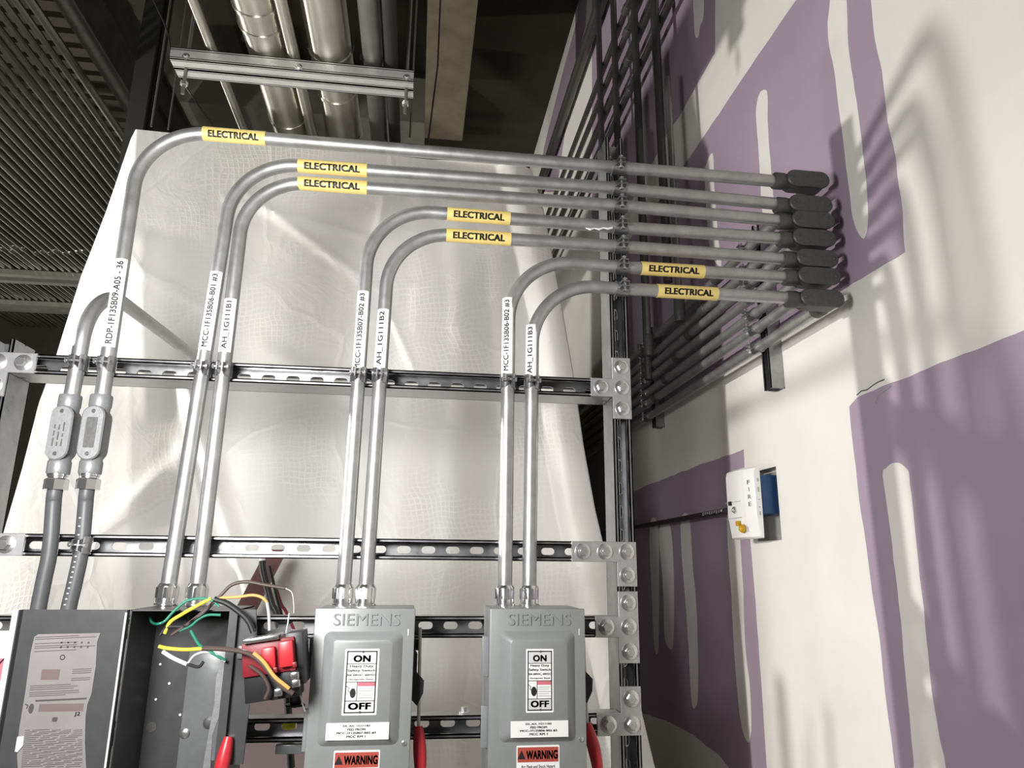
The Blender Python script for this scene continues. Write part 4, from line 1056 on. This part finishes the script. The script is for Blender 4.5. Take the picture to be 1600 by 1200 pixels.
# wiring diagram sheet inside the door
YD = YF - 0.0006
def D(px, py): return PY(px, py, YD)
sheet = [D(*p) for p in ((54, 995), (60, 991), (157, 989), (152, 1003), (150, 1040), (143, 1085), (137, 1100), (134, 1120), (133, 1160), (135, 1200), (135, 1240), (30, 1240), (27, 1180), (30, 1140), (40, 1080), (48, 1020))]
mb = MB().prism([(p.x, p.z) for p in sheet], (0, YD, 0), X_, Z_, FR, 0.0006)
sh = mb.build('wiring_sheet', M_PAPER, dr_, smooth=0, label='curling grey instruction sheet')
ink = MB()
def lf(y): return 53 + (30 - 53) * (y - 995) / 205
def rf(y): return 155 + (132 - 155) * (y - 995) / 140 if y < 1135 else 132
rnd = random.Random(3)
yy = 997
def line(y, f0, f1, th=0.0011, tilt=-3):
    a, b = lf(y) + 3, rf(y) - 3
    p, q = D(a + (b - a) * f0, y), D(a + (b - a) * f1, y + tilt * (f1 - f0) * 1.4)
    ink.add([Vector((p.x, YD - 0.0008, p.z - th / 2)), Vector((q.x, YD - 0.0008, q.z - th / 2)), Vector((q.x, YD - 0.0008, q.z + th / 2)), Vector((p.x, YD - 0.0008, p.z + th / 2))], [(0, 1, 2, 3)])
for y in (996, 999, 1006, 1010, 1013, 1018): line(y, 0, 1 if y % 2 else 0.7)
for y in (1046, 1049, 1052, 1060, 1063): line(y, 0.68, 1.0)
for y in (1072, 1075, 1078, 1082, 1085, 1088): line(y, 0, rnd.uniform(0.6, 1))
for y in range(1141, 1215, 3):
    x_ = 0.0
    while x_ < 0.95:
        w_ = rnd.uniform(0.08, 0.35); line(y, x_, min(1, x_ + w_), 0.0010); x_ += w_ + 0.04
for y in (1006, 1013):
    for k_ in range(5): line(y - 2, 0.42 + 0.11 * k_, 0.45 + 0.11 * k_, 0.003)
p = D(98, 1027); 
for k_ in range(12):
    a0, a1 = k_ * PI / 6, (k_ + 1) * PI / 6
    ink.tube([p + Vector((math.cos(a0) * 0.0036, -0.0006, math.sin(a0) * 0.0036)), p + Vector((math.cos(a1) * 0.0036, -0.0006, math.sin(a1) * 0.0036))], 0.0009, 5)
p = D(86, 1124); ink.prism(rrect(-0.004, -0.0035, 0.004, 0.0035, 0.002), (p.x, YD - 0.0006, p.z), X_, Z_, FR, 0.0003)
p = D(121, 1116); text_flat(ink, 'J2', (p.x, YD - 0.0009, p.z), X_, Z_, 0.009, 0.0075, 0.02)
p = D(49, 1107); ink.prism([(0.0040 * math.cos(k_ * PI / 6), 0.0078 * math.sin(k_ * PI / 6)) for k_ in range(12)], (p.x, YD - 0.0006, p.z), X_, Z_, FR, 0.0004)
ink.tube([D(40, 1100) + Vector((0, -0.0008, 0)), D(44, 1102) + Vector((0, -0.0008, 0)), D(42, 1107) + Vector((0, -0.0008, 0))], 0.0008, 5)
line(1095, 0.12, 1.0, 0.0028)
ink.build('print', M_PAPERINK, sh, smooth=0)
rb = MB(); a, b = D(62, 1100), D(130, 1111)
rb.box((a.x, YD - 0.0008, b.z), (b.x, YD - 0.0006, a.z)); a, b = D(66, 1046), D(92, 1062); rb.box((a.x, YD - 0.0008, b.z), (b.x, YD - 0.0006, a.z))
rb.build('print_block', M_PAPERRED, sh, smooth=0)
q = D(32, 1160); MB().prism([(-0.005, 0.009), (0.005, 0.010), (0.006, -0.004), (-0.001, -0.014), (-0.005, -0.013)], (q.x, YD, q.z), X_, Z_, FR, 0.003, 0).build('latch_tab', M_EDGE, dr_, smooth=0)
# sliver of a white sign at the very left
q = PY(-40, 985, 1.44)
sg = thing('white_sign', 'white sign with a red shape at the bottom left edge of the photo', 'sign', (PY(0, 1100, 1.44).x - 0.06, 1.44, 1.1))
xr = PY(30, 1000, 1.44).x
MB().box((xr - 0.20, 1.44, 1.05), (xr + 0.012, 1.446, PY(0, 986, 1.44).z)).build('board', M_WHITE, sg, smooth=0)
c_ = PY(0, 1060, 1.44); 
oct_ = [(0.024 * math.cos(PI / 8 + k_ * PI / 4), 0.036 * math.sin(PI / 8 + k_ * PI / 4)) for k_ in range(8)]
MB().prism(oct_, (c_.x - 0.008, 1.44, c_.z), X_, Z_, FR, 0.0012).build('red_shape', M_PINKRED, sg, smooth=0, label='red eight-sided shape')
MB().tube(spline([PY(-12, 1062, 1.438), PY(0, 1036, 1.438), PY(18, 1022, 1.438), PY(26, 1020, 1.438)]), 0.0013, 6).build('black_outline', M_INK, sg)
MB().box(PY(-6, 1092, 1.4395) , PY(6, 1095, 1.4385)).build('red_line', M_PINKRED, sg, smooth=0)

# fuse block hanging on its wires
fc = PY(430, 1032, 1.315)
fb = thing('fuse_block', 'red and black switch mechanism dangling on wires beside the open switch', 'switch mechanism', fc - Z_ * 0.07)
Rm = Matrix.Rotation(math.radians(-8), 4, 'Y')
def rotmb(mb):
    for i, v in enumerate(mb.v): mb.v[i] = fc + (Rm @ (v - fc))
    return mb
def FP(px, py, Y=1.315): return PY(px, py, Y)
def fbox(x0, y0, x1, y1, d0, d1, m_, name, bev=0.0015, par=None, label=None):
    a, b = FP(x0, y0), FP(x1, y1)
    return rotmb(MB().box((a.x, d0, b.z), (b.x, d1, a.z), bev)).build(name, m_, par or fb, label=label)
fbox(384, 1012, 430, 1092, 1.307, 1.355, M_BLACK, 'insulating_base')
fbox(420, 1046, 462, 1092, 1.305, 1.355, M_BLACK, 'insulating_base')
fbox(452, 992, 473, 1074, 1.307, 1.365, M_BLACK, 'end_block')
fbox(385, 998, 462, 1050, 1.300, 1.345, M_REDDARK, 'red_cover')
fbox(416, 1008, 434, 1042, 1.289, 1.302, M_RED, 'fuse_carrier', 0.003, label='bright red carrier')
fbox(443, 1002, 462, 1042, 1.287, 1.302, M_RED, 'fuse_carrier', 0.003, label='bright red carrier')
fbox(390, 991, 444, 998, 1.290, 1.345, M_CHROME, 'metal_strip', 0.001)
for (px, py) in ((432, 1080), (460, 1070), (460, 1058)):
    fbox(px - 6, py - 6, px + 6, py + 6, 1.291, 1.307, M_CHROME, 'terminal_lug', 0.002)
for (px, py) in ((433, 1046), (463, 1042)): fbox(px - 3, py - 6, px + 3, py + 2, 1.286, 1.291, M_REDDARK, 'spring_clip', 0.001)
q = FP(445, 1098, 1.355); MB().lathe((q.x + 0.012, 1.395, q.z - 0.012), (0, 0, 1), [(0, 0.017), (0.003, 0.017), (0.004, 0.010), (0.02, 0.010)], 20).build('shaft_washer', M_BLACK, fb)
MB().tube([(q.x + 0.012, 1.395, q.z - 0.01), (q.x + 0.010, 1.365, q.z + 0.05)], 0.0095, 16).build('shaft', M_BLACK, fb)

# loose wires
def wire(name, pts, m_, r, label, Y=1.35, bare=None):
    path = []
    for p in pts:
        path.append(PY(p[0], p[1], p[2] if len(p) > 2 else Y))
    o = MB().tube(spline(path, 8), r, 10).build(name, m_); return tag(o, label, 'wire')
wire('green_wire', [(234, 962, 1.44), (237, 972, 1.40), (246, 975), (258, 970), (272, 955), (290, 940), (312, 935), (330, 938), (343, 948)], M_GREENW, 0.0022, 'green wire arching over the top edge of the open switch')
wire('yellow_wire', [(257, 990), (266, 972), (284, 960), (305, 948), (330, 935)], M_YELLOWW, 0.0030, 'yellow wire arching beside the connectors of the open switch')
wire('green_wire', [(345, 961), (325, 961), (310, 968), (298, 978), (280, 986)], M_GREENW, 0.0022, 'short green wire inside the top of the open switch')
wire('green_wire', [(298, 985), (304, 996), (312, 1008), (328, 1018), (345, 1028), (352, 1032)], M_GREENW, 0.0026, 'green wire running down to the right inside the open switch')
wire('yellow_wire', [(248, 1010), (262, 1013), (290, 1015), (318, 1013)], M_YELLOWW, 0.0030, 'yellow wire crossing level inside the open switch')
wire('black_wire', [(316, 1013), (350, 1014), (385, 1020), (405, 1032), (422, 1052), (440, 1072), (458, 1084)], M_BROWNW, 0.0040, 'thick dark wire curving across the front of the dangling mechanism', 1.280)
wire('orange_wire', [(396, 1020), (412, 1034), (428, 1056), (442, 1068), (452, 1076)], M_ORANGEW, 0.0030, 'orange wire crossing the front of the dangling mechanism', 1.277)
wire('black_wire', [(390, 1040), (410, 1055), (420, 1075), (414, 1092)], M_BROWNW, 0.0032, 'dark looped wire under the dangling mechanism', 1.290)
wire('brown_wire', [(268, 992), (300, 970), (330, 945), (345, 930), (362, 914), (385, 909), (415, 914), (446, 919)], M_BROWNW, 0.0030, 'dark wire arching high across the leaning red bar')
wire('bare_wire', [(446, 919), (456, 926), (459, 945), (459, 958)], M_COPPER, 0.0011, 'thin bare wire drooping from the end of the dark arching wire')
wire('orange_wire', [(340, 934), (370, 933), (395, 930), (410, 934), (417, 941)], M_ORANGEW, 0.0026, 'tan orange wire arching above the dangling mechanism')
wire('grey_wire', [(417, 941), (420, 960), (421, 985)], M_GREYW, 0.0026, 'grey wire dropping straight to the dangling mechanism')
wire('grey_wire', [(452, 958), (450, 972), (447, 989)], M_GREYW, 0.0014, 'thin grey wire dropping to the right end of the dangling mechanism')
wire('black_wire', [(335, 936), (355, 943), (375, 957), (388, 970), (396, 988)], M_BLACK, 0.0050, 'thick black wire bending down at the right corner of the open switch')
wire('black_wire', [(250, 992), (262, 980), (290, 978), (300, 970), (318, 958), (336, 938)], M_BLACK, 0.0030, 'black wire looping inside the top left of the open switch')
wire('white_wire', [(254, 1018), (270, 1028), (292, 1038)], M_WHITE, 0.0032, 'white stripped wire end inside the open switch')
wire('black_wire', [(294, 1038), (310, 1042), (318, 1034)], M_BLACK, 0.0026, 'short hooked black wire beside the white wire in the open switch')
wire('grey_wire', [(294, 1036), (304, 1024), (320, 1019), (336, 1022), (352, 1034)], M_GREYW, 0.0022, 'grey wire arching to the torn edge of the open switch')
wire('bare_wire', [(466, 1076), (472, 1098), (477, 1112)], M_COPPER, 0.0012, 'thin bare wire below the terminals of the dangling mechanism')
# lime tag behind a slot and a dark junction box below
q = PY(452, 1135, 1.56); tag(MB().box((q.x - 0.012, 1.55, q.z - 0.02), (q.x + 0.013, 1.553, q.z + 0.02)).build('lime_tag', M_LIME, smooth=0), 'lime green tag showing through a slot of the lowest strut', 'tag')
a, b = PY(432, 1162, 1.53), PY(474, 1176, 1.53); jb = tag(MB().box((a.x, 1.52, b.z), (b.x, 1.56, a.z), 0.002).build('bracket_block', M_PANEL), 'dark grey block under the lowest strut left of the middle switch', 'bracket')
# small hardware on top of the lowest strut
q = PY(726, 1112, 1.515); tag(MB().lathe((q.x, 1.52, Z4 + 0.0207), Z_, [(0, 0.012), (0.003, 0.012), (0.0035, 0.007), (0.012, 0.007)], 6).build('loose_nut', M_CHROME), 'loose bright nut lying on the lowest strut between the two grey switches', 'nut')

# ================================================================ WALL THINGS
# fire alarm
ya0, ya1 = 1.938, 2.100; za0, za1 = 1.632, 1.836
XBK = 0.976
al = thing('fire_alarm', 'white wall alarm marked FIRE on a blue box in the wall cut-out', 'fire alarm', (0.97, 2.02, za0))
MB().box((0.971, 1.946, 1.700), (XW + 0.03, 2.055, 1.812), 0.005).build('blue_box', M_BLUE, al, label='blue electrical box')
mb = MB()
prof = [(ya0, XBK), (ya0 + 0.003, 0.960), (ya0 + 0.006, 0.956), (ya0 + 0.044, 0.946), (ya0 + 0.050, 0.940), (ya0 + 0.062, 0.936), (ya1 - 0.02, 0.936), (ya1 - 0.004, 0.944), (ya1, 0.955), (ya1, XBK)]
sect = [(za0, 0.004, 0.016), (za0 + 0.004, 0.001, 0.008), (za0 + 0.05, 0.0, 0.003), (za0 + 0.06, 0.0, 0.0), (za1 - 0.02, 0, 0.0), (za1 - 0.006, 0.001, 0.004), (za1, 0.005, 0.014)]
vs = []
for (z, iy, ix) in sect:
    for (y, x) in prof: vs.append(Vector((min(XBK, x + ix), ya0 + iy if y < ya0 + 0.001 else (ya1 - iy if y > ya1 - 0.001 else y), z)))
n = len(prof); fs = [(k_ * n + j, k_ * n + j + 1, (k_ + 1) * n + j + 1, (k_ + 1) * n + j) for k_ in range(len(sect) - 1) for j in range(n - 1)]
fs += [tuple(range(n)), tuple((len(sect) - 1) * n + j for j in range(n))] + [(k_ * n, (k_ + 1) * n, (k_ + 1) * n + n - 1, k_ * n + n - 1) for k_ in range(len(sect) - 1)]
mb.add(vs, fs); mb.build('housing', M_ALARM, al, smooth=25)
tx = MB()
for k_, ch in enumerate('FIRE'):
    text_flat(tx, ch, (0, ya0 + 0.023, (za1 - 0.045 - k_ * 0.021)), (0, -1, 0), Z_, 0.012 if ch != 'I' else 0.002, 0.012, 0.01)
for i, v in enumerate(tx.v):
    tx.v[i] = Vector((0.956 - (v.y - ya0 - 0.006) / 0.038 * 0.010 - 0.0010, v.y, v.z))
tx.build('lettering', M_INKGREY, al)
sp_ = MB()
for k_, (z, hgt) in enumerate(((za1 - 0.045, 0.010), (za1 - 0.075, 0.014), (za1 - 0.098, 0.003), (za1 - 0.120, 0.004), (za1 - 0.140, 0.010))): sp_.box((0.9665, ya0 - 0.0006, z), (0.9700, ya0 + 0.003, z + hgt))
sp_.build('print_marks', M_GREYW, al, smooth=0)
def AP(px, py, x=0.936): return PX(px, py, x)
zs = AP(1150, 784).z; zs2 = AP(1160, 808).z
for z in (zs, zs2): MB().box((0.9345, ya0 + 0.055, z - 0.0007), (0.937, ya1 - 0.01, z + 0.0007)).build('seam_line', M_GREYW, al, smooth=0)
q = AP(1149, 797); MB().lathe((0.936, q.y, q.z), (-1, 0, 0), [(0, 0.010), (0.004, 0.010), (0.009, 0.006), (0.011, 0.002)], 16).build('clear_lens', M_CHROME, al)
q = AP(1142, 787); MB().box((0.930, q.y - 0.007, q.z - 0.006), (0.937, q.y + 0.007, q.z + 0.006), 0.001).build('lens_mount', M_BLACK, al)
q = AP(1161, 826, 0.940); MB().lathe((0.941, q.y, q.z), (-1, 0, 0), [(0, 0.013), (0.005, 0.012), (0.011, 0.008), (0.013, 0.002)], 16).build('strobe_lens', M_AMBER, al, label='amber strobe lens')
q = AP(1155, 818, 0.938); MB().box((0.931, q.y - 0.010, q.z - 0.007), (0.940, q.y + 0.010, q.z + 0.007), 0.001).build('strobe_mount', M_AMBER, al)
# dark conduit leading to it
q0 = PX(1138, 796, 0.985); q1 = PX(990, 822, 0.985)
dc = thing('dark_wall_conduit', 'dark conduit running level along the wall to the white alarm', 'conduit', (0.985, q0.y, q0.z))
MB().tube([(0.985, q0.y - 0.01, q0.z - 0.004), (0.985, 5.2, q0.z - 0.012)], 0.0105, 16).build('tube', M_DCOND, dc)
tx = MB()
for k_ in range(9):
    arc_band(tx, (0.985, q0.y + 0.03 + 0.019 * k_, q0.z - 0.004), (0, -1, 0), (-1, -0.4, 0.3), 0.0111, 0.011 - 0.004 * (k_ % 3 == 1), -0.35 - 0.1 * (k_ % 2), 0.4 + 0.12 * (k_ % 3), 8)
tx.build('print_marks', M_GREYW, dc, smooth=0)

# upper runs along the wall and uprights in front of it
for (px, py, lab) in ((1048, 0, 'first'), (1022, 0, 'second'), (1000, 0, 'third'), (984, 0, 'fourth')):
    q = PX(px, py, 0.965)
    o = thing('upper_wall_conduit', 'dark conduit high along the right wall, %s from the right' % lab, 'conduit', (0.965, 1.6, q.z - 0.02))
    MB().tube([(0.965, 1.6, q.z), (0.965, YB - 0.1, q.z)], 0.0165, 14).build('tube', M_UPR, o)
    MB().lathe((0.965, 2.95, q.z), Y_, [(0, 0.017), (0.004, 0.021), (0.05, 0.021), (0.054, 0.017)], 14).build('coupling', M_CAST, o)
q = PX(893, 140, 0.96)
tag(MB().tube([(0.96, 2.2, q.z), (0.96, YB - 0.1, q.z)], 0.034, 16).build('upper_wall_conduit', M_UPR), 'thick dark pipe high along the right wall near the dark ceiling', 'pipe')
ups = ((1036, 130, 0.0, 'first'), (1002, 130, 0.0, 'second'), (968, 130, 0, 'third'), (943, 130, 0, 'fourth'))
for (px, py, _, lab) in ups:
    q = PX(px, py, 0.95)
    tag(MB().tube([(0.93, q.y, 2.62 if lab == 'first' else 2.3), (0.93, q.y, ZC)], 0.0175, 12).build('upright_conduit', M_UPR), 'dark upright conduit high behind the rack post, %s from the right' % lab, 'conduit')
for i, (px, py, zlo, lab) in enumerate(((1062, 490, 0, 'right'), (1014, 545, 0, 'left'))):
    q = PX(px, py, 0.90)
    t = thing('drop_conduit', 'upright dull conduit ending in a fitting under the yellow markers, %s of two' % lab, 'conduit', (0.90, q.y, q.z - 0.03))
    MB().tube([(0.90, q.y, q.z), (0.90, q.y, 3.4)], 0.0115, 14).build('tube', M_DPIPE, t)
    MB().lathe((0.90, q.y, q.z - 0.03), Z_, [(0, 0.017), (0.03, 0.021), (0.085, 0.019), (0.09, 0.013)], 16).build('end_fitting', M_CAST, t)
# dark equipment between the sheet and the wall
tag(MB().box((0.70, 3.6, 0), (0.72, 5.0, 2.6)).box((0.60, 3.6, 2.45), (0.95, 3.64, 2.52)).build('dark_metal_panel', M_BEAM, smooth=0), 'dark metal panel in the gap between the white sheet and the right wall', 'panel')

# small extras
pts = [PY(915 + 7 * i, 357 + (1.6 if i % 2 else -1.2) * (0.6 + 0.4 * math.sin(i * 2.3)), YC - RC - 0.003) for i in range(7)]
tag(MB().tube(pts, 0.0022, 6, radii=[0.0012 + 0.0016 * abs(math.sin(i * 1.7)) for i in range(7)]).build('torn_tape', M_WHITE, smooth=0), 'scrap of torn pale tape stuck on a level conduit just left of the right post', 'tape')
wall_o = bpy.data.objects['wall_right']
for px in (((1339, 617), (1346, 611), (1355, 609), (1364, 602), (1372, 597), (1382, 593)), ((1368, 630), (1372, 618), (1392, 604))):
    MB().tube([PX(a, b, XW - 0.0002) for a, b in px], 0.0016, 5).build('joint_crack', M_INKGREY if px[0][0] == 1368 else M_CAST, wall_o)
